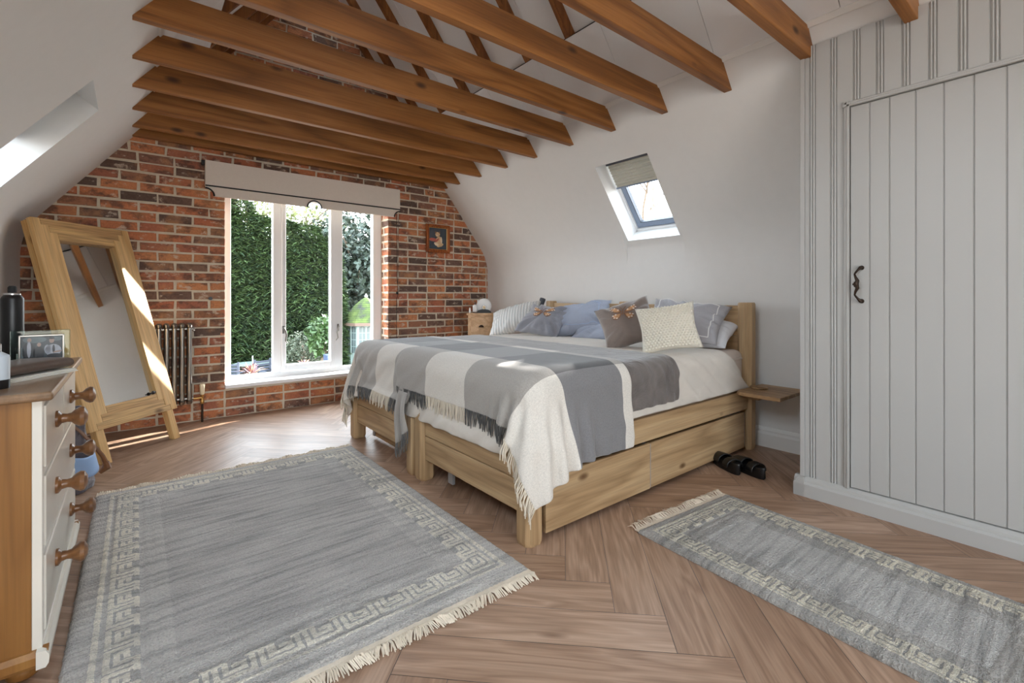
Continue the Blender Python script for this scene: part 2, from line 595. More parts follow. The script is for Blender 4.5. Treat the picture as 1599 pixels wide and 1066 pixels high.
M['wing_dark'] = plain('butterfly_dark', lin(142, 104, 80), 0.8)

# ribbed pillow cover
k = NT('ribbed_pillow_cover')
uv = k.n('ShaderNodeUVMap').outputs[0]
w = k.n('ShaderNodeTexWave', Scale=11.0, Distortion=0.15)
w.inputs['Detail Scale'].default_value = 1.0
k.l(uv, w.inputs['Vector'])
k.bsdf(k.ramp(w.outputs['Fac'], [(0.2, lin(196, 198, 198)), (0.7, lin(224, 224, 222))]), 0.85, k.bump(w.outputs['Fac'], 0.6, 0.006), sheen=0.2)
M['ribbed'] = k.m

# ---- outdoors
M['leaf_conifer'] = plain('conifer_foliage', lin(60, 78, 44), 0.7, 0, 6, 0.35, spec=0.2)
M['leaf_conifer_b'] = plain('conifer_foliage_deep', lin(38, 54, 34), 0.7, 0, 6, 0.35, spec=0.2)
M['leaf_core'] = plain('conifer_inner_hull', lin(24, 34, 26), 0.9)
M['leaf_holly'] = plain('holly_foliage', lin(46, 58, 46), 0.55, 0, 5, 0.4)
M['leaf_bright'] = plain('laurel_foliage', lin(58, 82, 40), 0.5, 0, 6, 0.35)
M['bark'] = plain('tree_bark', lin(112, 98, 84), 0.9, 0.4, 20, 0.2)
M['cordyline'] = plain('cordyline_leaf', lin(120, 80, 84), 0.5, 0, 8, 0.3)
M['cordyline_tip'] = plain('dry_leaf', lin(186, 150, 124), 0.6, 0, 8, 0.2)
M['planter'] = plain('blue_grey_planter', lin(66, 78, 104), 0.5)
M['garden_furniture'] = plain('garden_furniture_grey', lin(56, 62, 74), 0.55)
M['table_green'] = plain('green_grey_table', lin(104, 118, 110), 0.5)
M['stone'] = plain('patio_stone', lin(120, 112, 104), 0.9, 0.3, 12, 0.15)
M['mint'] = plain('mint_painted_timber', lin(160, 178, 172), 0.5)
M['pane_dark'] = plain('summerhouse_glass', lin(96, 108, 108), 0.12)
k = NT('mossy_shingles')
pos = k.n('ShaderNodeNewGeometry').outputs['Position']
sz = k.n('ShaderNodeSeparateXYZ')
k.l(pos, sz.inputs[0])
ln = k.math('PINGPONG', k.math('MULTIPLY', sz.outputs[2], 13.0), 0.5)
moss = k.ramp(k.noise(pos, 3.0, 5, 0.6), [(0.35, lin(54, 54, 50)), (0.5, lin(70, 84, 40)), (0.7, lin(94, 108, 50))])
moss = k.mix(1.0, moss, k.ramp(ln, [(0.0, 0.35), (0.14, 1.0)]), 'MULTIPLY')
k.bsdf(moss, 0.95, k.bump(k.noise(pos, 14, 4), 0.6, 0.02))
M['moss'] = k.m
M['fascia'] = plain('weathered_fascia', lin(112, 92, 80), 0.8)
# ------------------------------------------------------------- room shell
XL, XR, ZK = -0.59, 3.31, 1.446          # knee walls and the height where the slopes start
YB, YF = 4.566, -2.3                     # brick gable face, wall behind the camera
SLK = 1.0 / 1.29
S_ = 1.0 / math.sqrt(1 + SLK * SLK)      # vertical part of one metre along the slope
H_ = SLK * S_
XC = (XL + XR) / 2
TH = 0.17                                # thickness of the roof lining (reveal depth)
S_TRIM, S_SEAM, S_RIDGE = 1.150, 1.66, 3.19
FR_R = (V3(XR, 0, ZK), V3(0, 1, 0), V3(-H_, 0, S_), V3(S_, 0, H_))   # A = along y, B = up the slope, C = outwards
FR_L = (V3(XL, 0, ZK), V3(0, 1, 0), V3(H_, 0, S_), V3(-S_, 0, H_))
SKY_R = (2.0, 2.485, 0.043, 0.739)
SKY_L = (2.955, 3.42, 0.03, 0.73)


def slope_x(z, side):
    d = (z - ZK) * SLK
    return XR - d if side > 0 else XL + d


# floor: herringbone planks at 45 degrees
mb = MB()
PW, PL = 0.155, 0.93
rr = random.Random(4)
c45 = math.cos(PI / 4)


def to_room(a, b):
    return (1.3 + (a - b) * c45, 1.5 + (a + b) * c45)


gap = 0.0008
rows_n = 60
for i in range(-70, 70):
    for j in range(-14, 14):
        for kind in (0, 1):
            # herringbone lattice
            ox = i * PW + j * PL
            oy = i * PW - j * PL
            if kind == 0:
                a0, a1, b0, b1 = ox, ox + PL, oy, oy + PW
            else:
                a0, a1, b0, b1 = ox + PL, ox + PL + PW, oy + PW - PL, oy + PW
            q = [(a0 + gap, b0 + gap), (a1 - gap, b0 + gap), (a1 - gap, b1 - gap), (a0 + gap, b1 - gap)]
            w = [to_room(*p) for p in q]
            cxm = sum(p[0] for p in w) / 4
            cym = sum(p[1] for p in w) / 4
            if not (XL - 0.36 < cxm < XR + 0.36 and YF - 0.36 < cym < YB + 0.36):
                continue
            cl = [(x, y, 0.0) for x, y in w]
            L, Wd = PL, PW
            if kind == 0:
                uvq = [(0, 0), (L, 0), (L, Wd), (0, Wd)]
            else:
                uvq = [(0, 0), (0, Wd), (L, Wd), (L, 0)]
            mb.add(cl, [(0, 1, 2, 3)], 0, rr.random() * 0.98 + 0.01, [uvq])
# the slab below the planks
o = len(mb.v)
mb.add([(XL - .7, YF - .7, -.002), (XR + .7, YF - .7, -.002), (XR + .7, YB + .7, -.002), (XL - .7, YB + .7, -.002),
        (XL - .7, YF - .7, -.2), (XR + .7, YF - .7, -.2), (XR + .7, YB + .7, -.2), (XL - .7, YB + .7, -.2)],
       [(0, 1, 2, 3), (4, 5, 6, 7), (0, 1, 5, 4), (1, 2, 6, 5), (2, 3, 7, 6), (3, 0, 4, 7)], 1, 0.5)
struct(mb.build('floor', [M['floor'], M['dark_line']]))

# knee walls and plastered slopes with a skylight opening in each
SKY_B = (0.15, 1.20, 0.06, 0.92)  # unseen skylight opening, added to light the room from the left
for nm, fr, holes, xa, xb in (('wall_right', FR_R, [SKY_R], XR, XR + 0.2), ('wall_left', FR_L, [SKY_B, SKY_L], XL - 0.2, XL)):
    mb = MB()
    mb.box(xa, xb, YF, YB + 0.05, -0.1, ZK + 0.01)
    sg = 1 if nm == 'wall_right' else -1
    fill = []
    ys = YF
    for y0, y1, s0, s1 in holes:
        mb.fbox(fr, ys, y0, 0, S_TRIM, 0, TH)
        mb.fbox(fr, y0, y1, 0, s0, 0, TH)
        mb.fbox(fr, y0, y1, s1, S_TRIM, 0, TH)
        fill += [(ys, y0 - .03, .17), (y0 - .03, y1 + .03, .028)]
        ys = y1
    mb.fbox(fr, ys, YB + 0.05, 0, S_TRIM, 0, TH)
    fill.append((ys + .03, YB, .17))
    fill = [(f0 + (.03 if i and i % 2 == 0 and i < len(fill) - 1 else 0), f1, t_) for i, (f0, f1, t_) in enumerate(fill)]
    mb.fbox(fr, YF, YB + 0.05, -0.16, 0.0, 0.0, TH)
    for ya, yb_, tl in fill:
        P0, P2 = V3(fr[0].x, 0, ZK - tl), fr[0] + fr[2] * tl
        P0.y = P2.y = 0
        Kp = V3(fr[0].x, 0, ZK)
        arc = [P0 * (1 - t) ** 2 + Kp * 2 * t * (1 - t) + P2 * t * t for t in [i / 10 for i in range(11)]]
        poly = [(p.x, p.z) for p in arc] + [(Kp.x + sg * .02, Kp.z)]
        mb.prism(poly, (V3(0, ya, 0), V3(1, 0, 0), V3(0, 0, 1), V3(0, 1, 0)), 0, yb_ - ya)
    struct(mb.build(nm, M['plaster'], smooth=True, angle=20))

# white boarded ceiling: flush boards up to the seam, recessed boards between the rafters above it
mb = MB()
for fr, ph in ((FR_R, 0.0), (FR_L, 0.23)):
    y = YF
    while y < YB:
        ye = min(y + 0.61, YB + 0.05)
        mb.fbox(fr, y, ye - 0.003, S_TRIM + 0.012, S_SEAM - 0.003, 0.0, 0.02)
        mb.fbox(fr, y, ye - 0.003, S_SEAM + 0.003, S_RIDGE + 0.03, 0.065, 0.085)
        y = ye
    mb.fbox(fr, YF, YB + 0.05, S_TRIM, S_RIDGE + 0.05, 0.09, 0.12, 1)
struct(mb.build('ceiling', [M['panel_white'], M['dark_line']]))
mb = MB()
mb.fbox(FR_R, YF, YB, S_TRIM - 0.018, S_TRIM + 0.014, -0.01, 0.01)
struct(mb.build('trim_1', M['trim'], bevel=0.003))
mb = MB()
mb.fbox(FR_L, YF, YB, S_TRIM - 0.018, S_TRIM + 0.014, -0.01, 0.01)
struct(mb.build('trim_2', M['trim'], bevel=0.003))

mb = MB()
prof = [(0, 0), (0.018, 0), (0.018, 0.085), (0.013, 0.1), (0.013, 0.112), (0.006, 0.125), (0, 0.13)]
mb.prism([(a, b) for a, b in prof], (V3(XR, 0, 0), V3(-1, 0, 0), V3(0, 0, 1), V3(0, 1, 0)), 0.90, YB - 0.02)
struct(mb.build('baseboard_right', M['trim']))
mb = MB()
mb.prism([(a, b) for a, b in prof], (V3(XL, 0, 0), V3(1, 0, 0), V3(0, 0, 1), V3(0, 1, 0)), YF, YB - 0.02)
struct(mb.build('baseboard_left', M['trim']))

# wall behind the camera, with an unseen window added to brighten the room
mb = MB()
BW = (-0.40, 1.40, 0.30, 2.15)
fr = (V3(0, YF, 0), V3(1, 0, 0), V3(0, 0, 1), V3(0, -1, 0))
mb.prism([(XL - .2, -.1), (BW[0], -.1), (BW[0], 3.3), (XL - .2, 3.3)], fr, 0, 0.2)
mb.prism([(BW[1], -.1), (XR + .2, -.1), (XR + .2, 3.3), (BW[1], 3.3)], fr, 0, 0.2)
mb.prism([(BW[0], -.1), (BW[1], -.1), (BW[1], BW[2]), (BW[0], BW[2])], fr, 0, 0.2)
mb.prism([(XL - .2, 3.3), (BW[0], 3.3), (BW[0], BW[3]), (BW[1], BW[3]), (BW[1], 3.3), (XR + .2, 3.3), (XC, 4.3)], fr, 0, 0.2)
struct(mb.build('wall_front', M['plaster']))
mb = MB()
for x in (BW[0], (BW[0] + BW[1]) / 2 - .03, BW[1] - 0.06):
    mb.box(x, x + .06, YF - .15, YF - .08, BW[2], BW[3])
for z in (BW[2], BW[3] - .06):
    mb.box(BW[0], BW[1], YF - .15, YF - .08, z, z + .06)
struct(mb.build('added_window_4', M['frame_white']))

# ------------------------------------------------------------- brick gable
WX0, WX1, WZ0, WZ1 = 0.60, 2.05, 0.245, 2.02
REV = 0.17
mb = MB()
DEP = 0.255
mb.box(XL - 0.3, WX0, YB, YB + DEP, -0.1, WZ1, 0)
mb.box(WX1, XR + 0.3, YB, YB + DEP, -0.1, WZ1, 0)
mb.box(WX0, WX1, YB, YB + DEP, -0.1, WZ0 - 0.012, 0)
mb.prism([(XL - .3, WZ1), (XR + .3, WZ1), (XC, 4.15)], (V3(0, YB, 0), V3(1, 0, 0), V3(0, 0, 1), V3(0, 1, 0)), 0, DEP, 0)
rb = random.Random(21)


def brick(mb, fr, a0, a1, b0, b1, d):
    """one brick standing d proud of the mortar bed in frame fr (A along, B up, C out of wall)"""
    o, A, B, D = fr
    j = lambda s: rb.uniform(-s, s) * 1.35
    ring = [(a0 + j(.0025), b0 + j(.0025)), (a1 + j(.0025), b0 + j(.0025)), (a1 + j(.0025), b1 + j(.0025)), (a0 + j(.0025), b1 + j(.0025))]
    ch = 0.0045
    cx, cy = (a0 + a1) / 2, (b0 + b1) / 2
    inn = [(p[0] + (ch + j(.0015)) * (1 if p[0] < cx else -1), p[1] + (ch + j(.0015)) * (1 if p[1] < cy else -1)) for p in ring]
    P = lambda p, c: tuple(o + A * p[0] + B * p[1] + D * c)
    vs = [P(p, -0.03) for p in ring] + [P(p, d - .004) for p in ring] + [P(p, d + j(.001)) for p in inn]
    fs = [(4, 5, 9, 8), (5, 6, 10, 9), (6, 7, 11, 10), (7, 4, 8, 11), (8, 9, 10, 11),
          (0, 1, 5, 4), (1, 2, 6, 5), (2, 3, 7, 6), (3, 0, 4, 7)]
    mb.add(vs, fs, 1, rb.random() * 0.99 + 0.005)


FRB = (V3(0, YB, 0), V3(1, 0, 0), V3(0, 0, 1), V3(0, -1, 0))
BL, BH, JT, CO = 0.211, 0.0600, 0.0155, 0.0752


def course(x0, x1, z, start_half, from_right=False, mix=0.1):
    """fill one segment with bricks, starting flush at one end"""
    pos, first = 0.0, True
    L = x1 - x0
    while pos < L - 0.03:
        ln = BL
        if first and start_half:
            ln = 0.101
        elif rb.random() < mix:
            ln = 0.101
        first = False
        end = min(pos + ln, L)
        if end - pos > 0.035:
            a0, a1 = (x0 + pos, x0 + end) if not from_right else (x1 - end, x1 - pos)
            brick(mb, FRB, a0, a1, z + 0.006, z + 0.006 + BH + rb.uniform(-.002, .002), 0.006 + rb.uniform(-.003, .003))
        pos = end + JT


kz = 0
while kz * CO < 3.95:
    z = kz * CO
    zc = z + CO / 2
    if zc > ZK:
        xl, xr = slope_x(zc, -1) - 0.08, slope_x(zc, 1) + 0.08
    else:
        xl, xr = XL - 0.05, XR + 0.05
    half = kz % 2 == 0
    if z + BH < WZ0 + 0.02 or z > WZ1 - 0.02:
        course(xl - (0.11 if half else 0.0) + 0.0, xr, z, False, mix=0.06)
    else:
        course(xl, WX0 - 0.002, z, half, True, 0.05)
        course(WX1 + 0.002, xr, z, half, False, 0.22)
        for xs, dr in ((WX1, -1), (WX0, 1)):
            frv = (V3(xs, YB, 0), V3(0, 1, 0), V3(0, 0, 1), V3(dr, 0, 0))
            e = 0.10 if half else 0.155
            brick(mb, frv, -0.004, e, z + .006, z + .006 + BH, 0.002)
            if half:
                brick(mb, frv, e + JT, 0.165, z + .006, z + .006 + BH, 0.002)
    kz += 1
struct(mb.build('wall_back', [M['mortar'], M['brick']]))

# ------------------------------------------------------------- garden window
YW = YB + REV                              # inner face of the window frame
w1 = thing('window_1', (WX0, YW, WZ0), 'tall white three-light window in the brick gable looking onto the garden', 'window')
w1['kind'] = 'structure'
FD = 0.07


def wbar(mb, x0, x1, z0, z1, y0=0.0, y1=FD):
    mb.box(x0, x1, YW + y0, YW + y1, z0, z1)


mb = MB()
wbar(mb, WX0 + .002, 0.671, WZ0, WZ1)
wbar(mb, 1.007, 1.075, WZ0 + .062, WZ1 - .06)
wbar(mb, 1.558, 1.641, WZ0 + .062, WZ1 - .06)
wbar(mb, 1.961, WX1 - .002, WZ0, WZ1)
wbar(mb, .671, 1.961, WZ0, WZ0 + .062)
wbar(mb, .671, 1.961, WZ1 - .06, WZ1)
mb.build('window_frame', M['frame_white'], w1, bevel=0.004)
mb = MB()                                   # opening casement in the middle
wbar(mb, 1.0765, 1.112, .318, WZ1 - .061, -.022, .05)
wbar(mb, 1.520, 1.5565, .318, WZ1 - .061, -.022, .05)
wbar(mb, 1.112, 1.520, .318, .372, -.022, .05)
wbar(mb, 1.112, 1.520, WZ1 - .11, WZ1 - .06, -.022, .05)
cs = mb.build('casement', M['frame_white'], w1, bevel=0.004)
for xh, sgn in ((1.088, 1), (1.596, -1)):
    mb = MB()
    yh = YW - .022 if xh < 1.3 else YW
    mb.box(xh - .009, xh + .009, yh - .006, yh + .001, 0.665, 0.735)
    mb.tube([(xh, yh - .004, .715), (xh, yh - .03, .715), (xh + .012 * sgn, yh - .036, .69), (xh + .02 * sgn, yh - .036, .65), (xh + .012 * sgn, yh - .036, .60), (xh + .03 * sgn, yh - .036, .575)], [.006, .006, .007, .007, .006, .004], 8)
    mb.build('window_handle', M['handle_grey'], cs, smooth=True)
mb = MB()
for x0, x1, z0 in ((0.671, 1.007, .30), (1.112, 1.520, .36), (1.641, 1.961, .30)):
    mb.add([(x0 - .004, YW + .03, z0), (x1 + .004, YW + .03, z0), (x1 + .004, YW + .03, WZ1 - .05), (x0 - .004, YW + .03, WZ1 - .05)], [(0, 1, 2, 3)])
mb.build('glass_pane', M['glass'], w1)
mb = MB()
mb.box(WX0 + .003, WX1 - .003, YB - .03, YW - .001, WZ0 - .008, WZ0 + .022)
mb.build('window_sill', M['frame_white'], w1, bevel=0.005)

# ------------------------------------------------------------- skylights
for nm, fr, sky, lab in (('window_2', FR_R, SKY_R, 'small roof skylight in the right white slope above the bed'),
                         ('window_3', FR_L, SKY_L, 'small roof skylight in the left white slope above the leaning mirror'),
                         ('added_window_5', FR_L, SKY_B, 'large unseen skylight added to the left white slope to brighten the room')):
    y0, y1, s0, s1 = sky
    base = fr[0] + fr[1] * y0 + fr[2] * s0
    t = thing(nm, base, lab, 'skylight')
    t['kind'] = 'structure'
    mb = MB()
    mb.fbox(fr, y0 - .03, y1 + .03, s0 - .03, s0 + .02, .15, .24)
    mb.fbox(fr, y0 - .03, y1 + .03, s1 - .02, s1 + .03, .15, .24)
    mb.fbox(fr, y0 - .03, y0 + .015, s0, s1, .15, .24)
    mb.fbox(fr, y1 - .015, y1 + .03, s0, s1, .15, .24)
    mb.build('window_frame', M['frame_white'], t)
    mb = MB()
    a, b = .016, .062
    mb.fbox(fr, y0 + a, y1 - a, s0 + .022, s0 + .07, .165, .21)
    mb.fbox(fr, y0 + a, y1 - a, s1 - .07, s1 - .022, .165, .21)
    mb.fbox(fr, y0 + a, y0 + b, s0 + .07, s1 - .07, .165, .21)
    mb.fbox(fr, y1 - b, y1 - a, s0 + .07, s1 - .07, .165, .21)
    mb.build('sash', M['grey_frame'], t, bevel=0.003)
    mb = MB()
    for q in ((y0 + .062, y1 - .062, s0 + .068, s0 + .074), (y0 + .062, y0 + .068, s0 + .068, s1 - .07), (y1 - .068, y1 - .062, s0 + .068, s1 - .07)):
        mb.fbox(fr, *q, .163, .2)
    mb.build('seal', M['dark_line'], t)
    mb = MB()
    mb.add([tuple(fr[0] + fr[1] * a_ + fr[2] * b_ + fr[3] * .19) for a_, b_ in ((y0 + .06, s0 + .066), (y1 - .06, s0 + .066), (y1 - .06, s1 - .06), (y0 + .06, s1 - .06))], [(0, 1, 2, 3)])
    mb.build('glass_pane', M['glass'], t)

for fr, sky, nm_lab, drop in ((FR_R, SKY_R, 'cream pleated blind half drawn in the skylight above the bed', 0.20),
                              (FR_L, SKY_L, 'cream pleated blind half drawn in the skylight above the leaning mirror', 0.30)):
    y0, y1, s0, s1 = sky
    bl = thing('pleated_blind', fr[0] + fr[1] * y0 + fr[2] * (s1 - .03) + fr[3] * .13, nm_lab, 'blind')
    mb = MB()
    mb.fbox(fr, y0 + .012, y1 - .012, s1 - .055, s1 - .03, .115, .15)
    mb.build('head_rail', M['dark_line'], bl)
    mb = MB()
    npl = 16
    st = s1 - .055
    P = np.zeros((2, npl + 1, 3))
    for i in range(npl + 1):
        s = st - drop * i / npl
        c = .125 + (.012 if i % 2 else 0)
        for jx, yy in enumerate((y0 + .014, y1 - .014)):
            P[jx, i] = fr[0] + fr[1] * yy + fr[2] * s + fr[3] * c
    mb.grid(P)
    mb.build('pleats', M['pleat'], bl)
    mb = MB()
    mb.fbox(fr, y0 + .012, y1 - .012, st - drop - .012, st - drop, .118, .142)
    mb.build('bottom_rail', M['grey_frame'], bl)

# ------------------------------------------------------------- beams and rafters
BEAM_Y = [-1.60, -1.19, -0.77, -0.355, 0.06, 0.475, 0.888, 1.322, 1.742, 2.165, 2.583, 3.01, 3.418, 3.84, 4.235, 4.49]
BZ0, BZ1 = 2.207, 2.352
BT = 0.048
ordn = ['nearest the brick gable', 'second from the brick gable', 'third from the brick gable', 'fourth from the brick gable',
        'fifth from the brick gable', 'sixth from the brick gable', 'seventh from the brick gable', 'eighth from the brick gable',
        'ninth from the brick gable', 'tenth from the brick gable', 'eleventh from the brick gable']
in_view = [b for b in BEAM_Y if b > 0.3]
for i, y in enumerate(reversed(in_view)):
    mb = MB()
    e = 0.004
    poly = [(slope_x(BZ0, -1) - e, BZ0), (slope_x(BZ0, 1) + e, BZ0), (slope_x(BZ1, 1) + e, BZ1), (slope_x(BZ1, -1) - e, BZ1)]
    mb.prism(poly, (V3(0, y, 0), V3(1, 0, 0), V3(0, 0, 1), V3(0, 1, 0)), 0, BT)
    extra = {9: ', crossing above the edge of the white wardrobe', 10: ', above the white wardrobe door'}.get(i, '')
    ob = mb.build('ceiling_beam', M['beam'], base=(0, y, BZ0), bevel=0.003)
    tag(ob, 'brown stained horizontal ceiling beam, ' + ordn[i] + extra, 'beam', 'ceiling beams across the room')
for side, fr, word in ((1, FR_R, 'right'), (-1, FR_L, 'left')):
    for i, y in enumerate(reversed(in_view)):
        mb = MB()
        mb.fbox(fr, y + 0.05, y + 0.095, S_SEAM, S_RIDGE, 0.0, 0.066)
        ob = mb.build('roof_rafter', M['rafter'], base=tuple(fr[0] + fr[1] * y + fr[2] * S_SEAM), bevel=0.002)
        tag(ob, 'brown sloping roof rafter on the ' + word + ' slope, beside the beam ' + ordn[i], 'rafter', 'roof rafters on the ' + word + ' slope')
# ------------------------------------------------------------- fitted wardrobe
WXF = 2.65
wr = thing('fitted_wardrobe', (WXF, 0.2, 0), 'tall white boarded fitted wardrobe with a planked door and iron handle', 'wardrobe')


def board_profile(y0, y1, grooves, kind):
    """front outline (y, depth) of a boarded panel from y1 down to y0; depth counts into the panel"""
    pts = [(y1, 0.0)]
    for g in sorted(grooves, reverse=True):
        if kind == 'v':
            pts += [(g + .0035, 0), (g + .0012, .005), (g - .0012, .005), (g - .0035, 0)]
        else:
            pts += [(g + .016, 0), (g + .014, .007), (g + .0115, .007), (g + .0095, .002), (g + .0055, -.001), (g + .002, .002),
                    (g + .001, .007), (g - .001, .007), (g - .002, .002), (g - .0055, -.001), (g - .0095, .002), (g - .0115, .007), (g - .014, .007), (g - .016, 0)]
    pts.append((y0, 0.0))
    return pts


def boards(y0, y1, z0, z1, grooves, kind, xf, th=0.02):
    mb = MB()
    pr = board_profile(y0, y1, grooves, kind)
    poly = [(xf + d, y) for y, d in pr] + [(xf + th, y0), (xf + th, y1)]
    mb.prism(poly, WORLD, z0, z1)
    return mb


WY0, WY1 = -1.25, 0.937
DY1, DY0, DZ1 = 0.7246, -0.115, 1.905
PLZ = 0.094
ztop = 2.262
# carcass behind the boards (its top follows the roof slope)
mb = MB()
prof = [(WXF + .021, 0.0), (XR - .002, 0.0), (XR - .002, ZK - .004), (slope_x(ztop, 1) - .004, ztop), (WXF + .021, ztop)]
mb.prism(prof, (V3(0, WY0, 0), V3(1, 0, 0), V3(0, 0, 1), V3(0, 1, 0)), 0, WY1 - WY0 - .02)
mb.build('carcass', M['paint'], wr)
ub = [0.8826, 0.7914, 0.6978, 0.609, 0.5168, 0.4273, 0.3342, 0.2422] + [0.2422 - .0925 * i for i in range(1, 15)]
mb = boards(DY1 + .024, WY1 - .022, PLZ, ztop, [0.8826, 0.7914], 'bead', WXF)
mb2 = boards(DY0 - .024, DY1 + .024, DZ1 + .02, ztop, [g for g in ub if DY0 < g < DY1 + .0], 'bead', WXF)
mb3 = boards(WY0, DY0 - .024, PLZ, ztop, [g for g in ub if g < DY0 - .05], 'bead', WXF)
for q in (mb2, mb3):
    mb.add(q.v, q.f)
mb.build('board_panel', M['paint'], wr)
mb = MB()
mb.prism([(WXF - .006, WY1), (WXF - .006, WY1 - .02), (WXF + .02, WY1 - .022), (WXF + .03, WY1 - .022), (WXF + .03, WY1)], WORLD, PLZ, ztop)
mb.build('corner_post', M['paint'], wr, bevel=0.002)
mb = boards(DY0, DY1 - .003, PLZ + .006, DZ1 - .003, [0.6486, 0.5753, 0.4841, 0.3928, 0.302, 0.2098, 0.118, 0.026, -.066], 'v', WXF + .004, .022)
dr = mb.build('door', M['paint'], wr)
tp = [(0, 0), (.024, 0), (.024, .006), (.018, .011), (.012, .011), (.008, .016), (0, .016)]
mb = MB()
mb.prism([(DY1 + a, -b) for a, b in tp], (V3(WXF, 0, 0), V3(0, 1, 0), V3(1, 0, 0), V3(0, 0, 1)), PLZ, DZ1 + .024)
mb.prism([(DZ1 + a, -b) for a, b in tp], (V3(WXF, 0, 0), V3(0, 0, 1), V3(1, 0, 0), V3(0, 1, 0)), DY0 - .024, DY1 + .024)
mb.prism([(DY0 - a, -b) for a, b in tp], (V3(WXF, 0, 0), V3(0, 1, 0), V3(1, 0, 0), V3(0, 0, 1)), PLZ, DZ1 + .024)
mb.build('door_surround', M['paint'], wr)
mb = MB()
pp = [(-.02, 0), (.03, 0), (.03, .062), (.024, .07), (.02, .072), (.018, .084), (.010, .092), (.004, .096), (-.02, .096)]
mb.prism([(-a, b) for a, b in pp], (V3(WXF, 0, 0), V3(1, 0, 0), V3(0, 0, 1), V3(0, 1, 0)), WY0, WY1 + .022)
mb.prism([(a, b) for a, b in pp], (V3(0, WY1 - .008, 0), V3(0, 1, 0), V3(0, 0, 1), V3(1, 0, 0)), WXF - .03, XR - .02)
mb.build('plinth', M['paint'], wr)
# scrolled iron pull
mb = MB()
hy, hz = 0.687, 1.06
pts, rad = [], []
for t, dx, dy, r in ((-.080, 0, -.008, .006), (-.078, .012, -.006, .008), (-.066, .020, .002, .005), (-.056, .026, .008, .0045), (-.048, .036, .010, .004), (-.034, .038, .006, .0055), (-.018, .038, -.001, .008), (0, .040, .004, .011),
                     (.018, .038, -.001, .008), (.034, .038, .006, .0055), (.048, .036, .010, .004), (.056, .026, .008, .0045), (.066, .020, .002, .005), (.078, .012, -.006, .008), (.080, 0, -.008, .006)):
    pts.append((WXF + .004 - dx, hy + dy, hz + t))
    rad.append(r)
mb.tube(pts, rad, 10)
for s in (-1, 1):
    mb.lathe([(.011, 0), (.010, .006), (.006, .012)], (WXF + .005, hy - .008, hz + s * .078), (-1, 0, 0), 12)
for a in range(5):
    q = a * 2 * PI / 5
    mb.lathe([(.004, -.004), (.0055, 0), (.003, .004)], (WXF - .040, hy + .004 + .008 * math.cos(q), hz + .008 * math.sin(q)), (-1, 0, 0), 8)
mb.build('door_handle', M['metal_dark'], dr, smooth=True)

# ------------------------------------------------------------- roman blind over the window
YBL = YB - .012
rbx0, rbx1, rz0, rz1 = .457, 2.148, 1.822, 2.108
bl = thing('roman_blind', (rbx0, YBL, rz1), 'beige fabric roman blind with black piping folded up above the window', 'blind')
mb = MB()
mb.box(rbx0 + .004, rbx1 - .004, YBL - .05, YBL, rz1 - .045, rz1 - .002)
mb.build('head_rail', M['white_plastic'], bl)
mb = MB()
mb.box(rbx0 - .022, rbx0 + .002, YBL - .035, YBL, rz1 - .035, rz1 + .004)
mb.build('bracket', M['black'], bl)
mb = MB()
mb.box(rbx1 - .002, rbx1 + .012, YBL - .035, YBL, rz1 - .04, rz1 - .002)
mb.build('bracket', M['black'], bl)
FRF = (V3(0, YBL - .052, 0), V3(1, 0, 0), V3(0, 0, 1), V3(0, -1, 0))
# folded fabric: top fall, then a shaped pelmet fold with three semicircular cut-outs
zl = 1.905
mb = MB()
mb.prism([(rbx0, zl), (rbx1, zl), (rbx1, rz1), (rbx0, rz1)], FRF, 0, .012)
mb.box(rbx0, rbx0 + .003, YBL - .055, YBL - .01, zl, rz1)
mb.box(rbx1 - .003, rbx1, YBL - .055, YBL - .01, zl, rz1)
mb.build('upper_fold', M['blind'], bl, bevel=0.003)
rc = .062
xm = 1.302
arc_l = [(rbx0 + rc * math.sin(q), rz0 + rc * math.cos(q)) for q in np.linspace(0, PI / 2, 9)]
arc_m = [(xm - rc * math.cos(q), rz0 + rc * math.sin(q)) for q in np.linspace(0, PI, 15)]
arc_r = [(rbx1 - rc * math.cos(q), rz0 + rc * math.sin(q)) for q in np.linspace(0, PI / 2, 9)]
low = arc_l + arc_m + arc_r
poly = [(rbx0, zl - .004)] + low + [(rbx1, zl - .004)]
mb = MB()
mb.prism(poly, FRF, -.006, .008)
mb.build('lower_fold', M['blind'], bl)
mb = MB()
fy = YBL - .052 - .010
mb.tube([(rbx0, fy - .003, zl - .002), (rbx1, fy - .003, zl - .002)], .0058, 8)
for arc in (arc_l, arc_m, arc_r):
    mb.tube([(x, fy, z) for x, z in arc], .0065, 8)
mb.tube([(xm - rc, fy, rz0), (xm + rc, fy, rz0)], .004, 6)
mb.build('piping', M['black'], bl, smooth=True)
mb = MB()
pl_ = [(xm - rc, rz0 + .001)] + arc_m[1:-1] + [(xm + rc, rz0 + .001)]
mb.add([(a, YBL - .05, b) for a, b in pl_], [tuple(range(len(pl_)))])
mb.build('clear_insert', M['glass'], bl)
mb = MB()
yc = YBL - .03
mb.tube([(2.128, yc, 1.87), (2.129, yc, 1.5), (2.131, yc + .004, 1.2), (2.15, yc + .01, 1.05), (2.131, yc + .012, .98), (2.13, yc + .012, .7), (2.132, yc + .015, .46)], .0025, 6)
mb.tube([(2.150, yc, 1.87), (2.142, yc, 1.5), (2.14, yc + .006, 1.05)], .002, 6)
mb.lathe([(.003, 0), (.009, .006), (.010, .018), (.004, .03)], (2.135, yc + .01, 1.03), (0, 0, 1), 10)
mb.build('pull_cord', M['black_matte'], bl, smooth=True)
mb = MB()
mb.lathe([(.013, 0), (.013, .006), (.008, .012), (.008, .02), (.014, .024), (.014, .028)], (.497, YB - .008, .99), (0, -1, 0), 14)
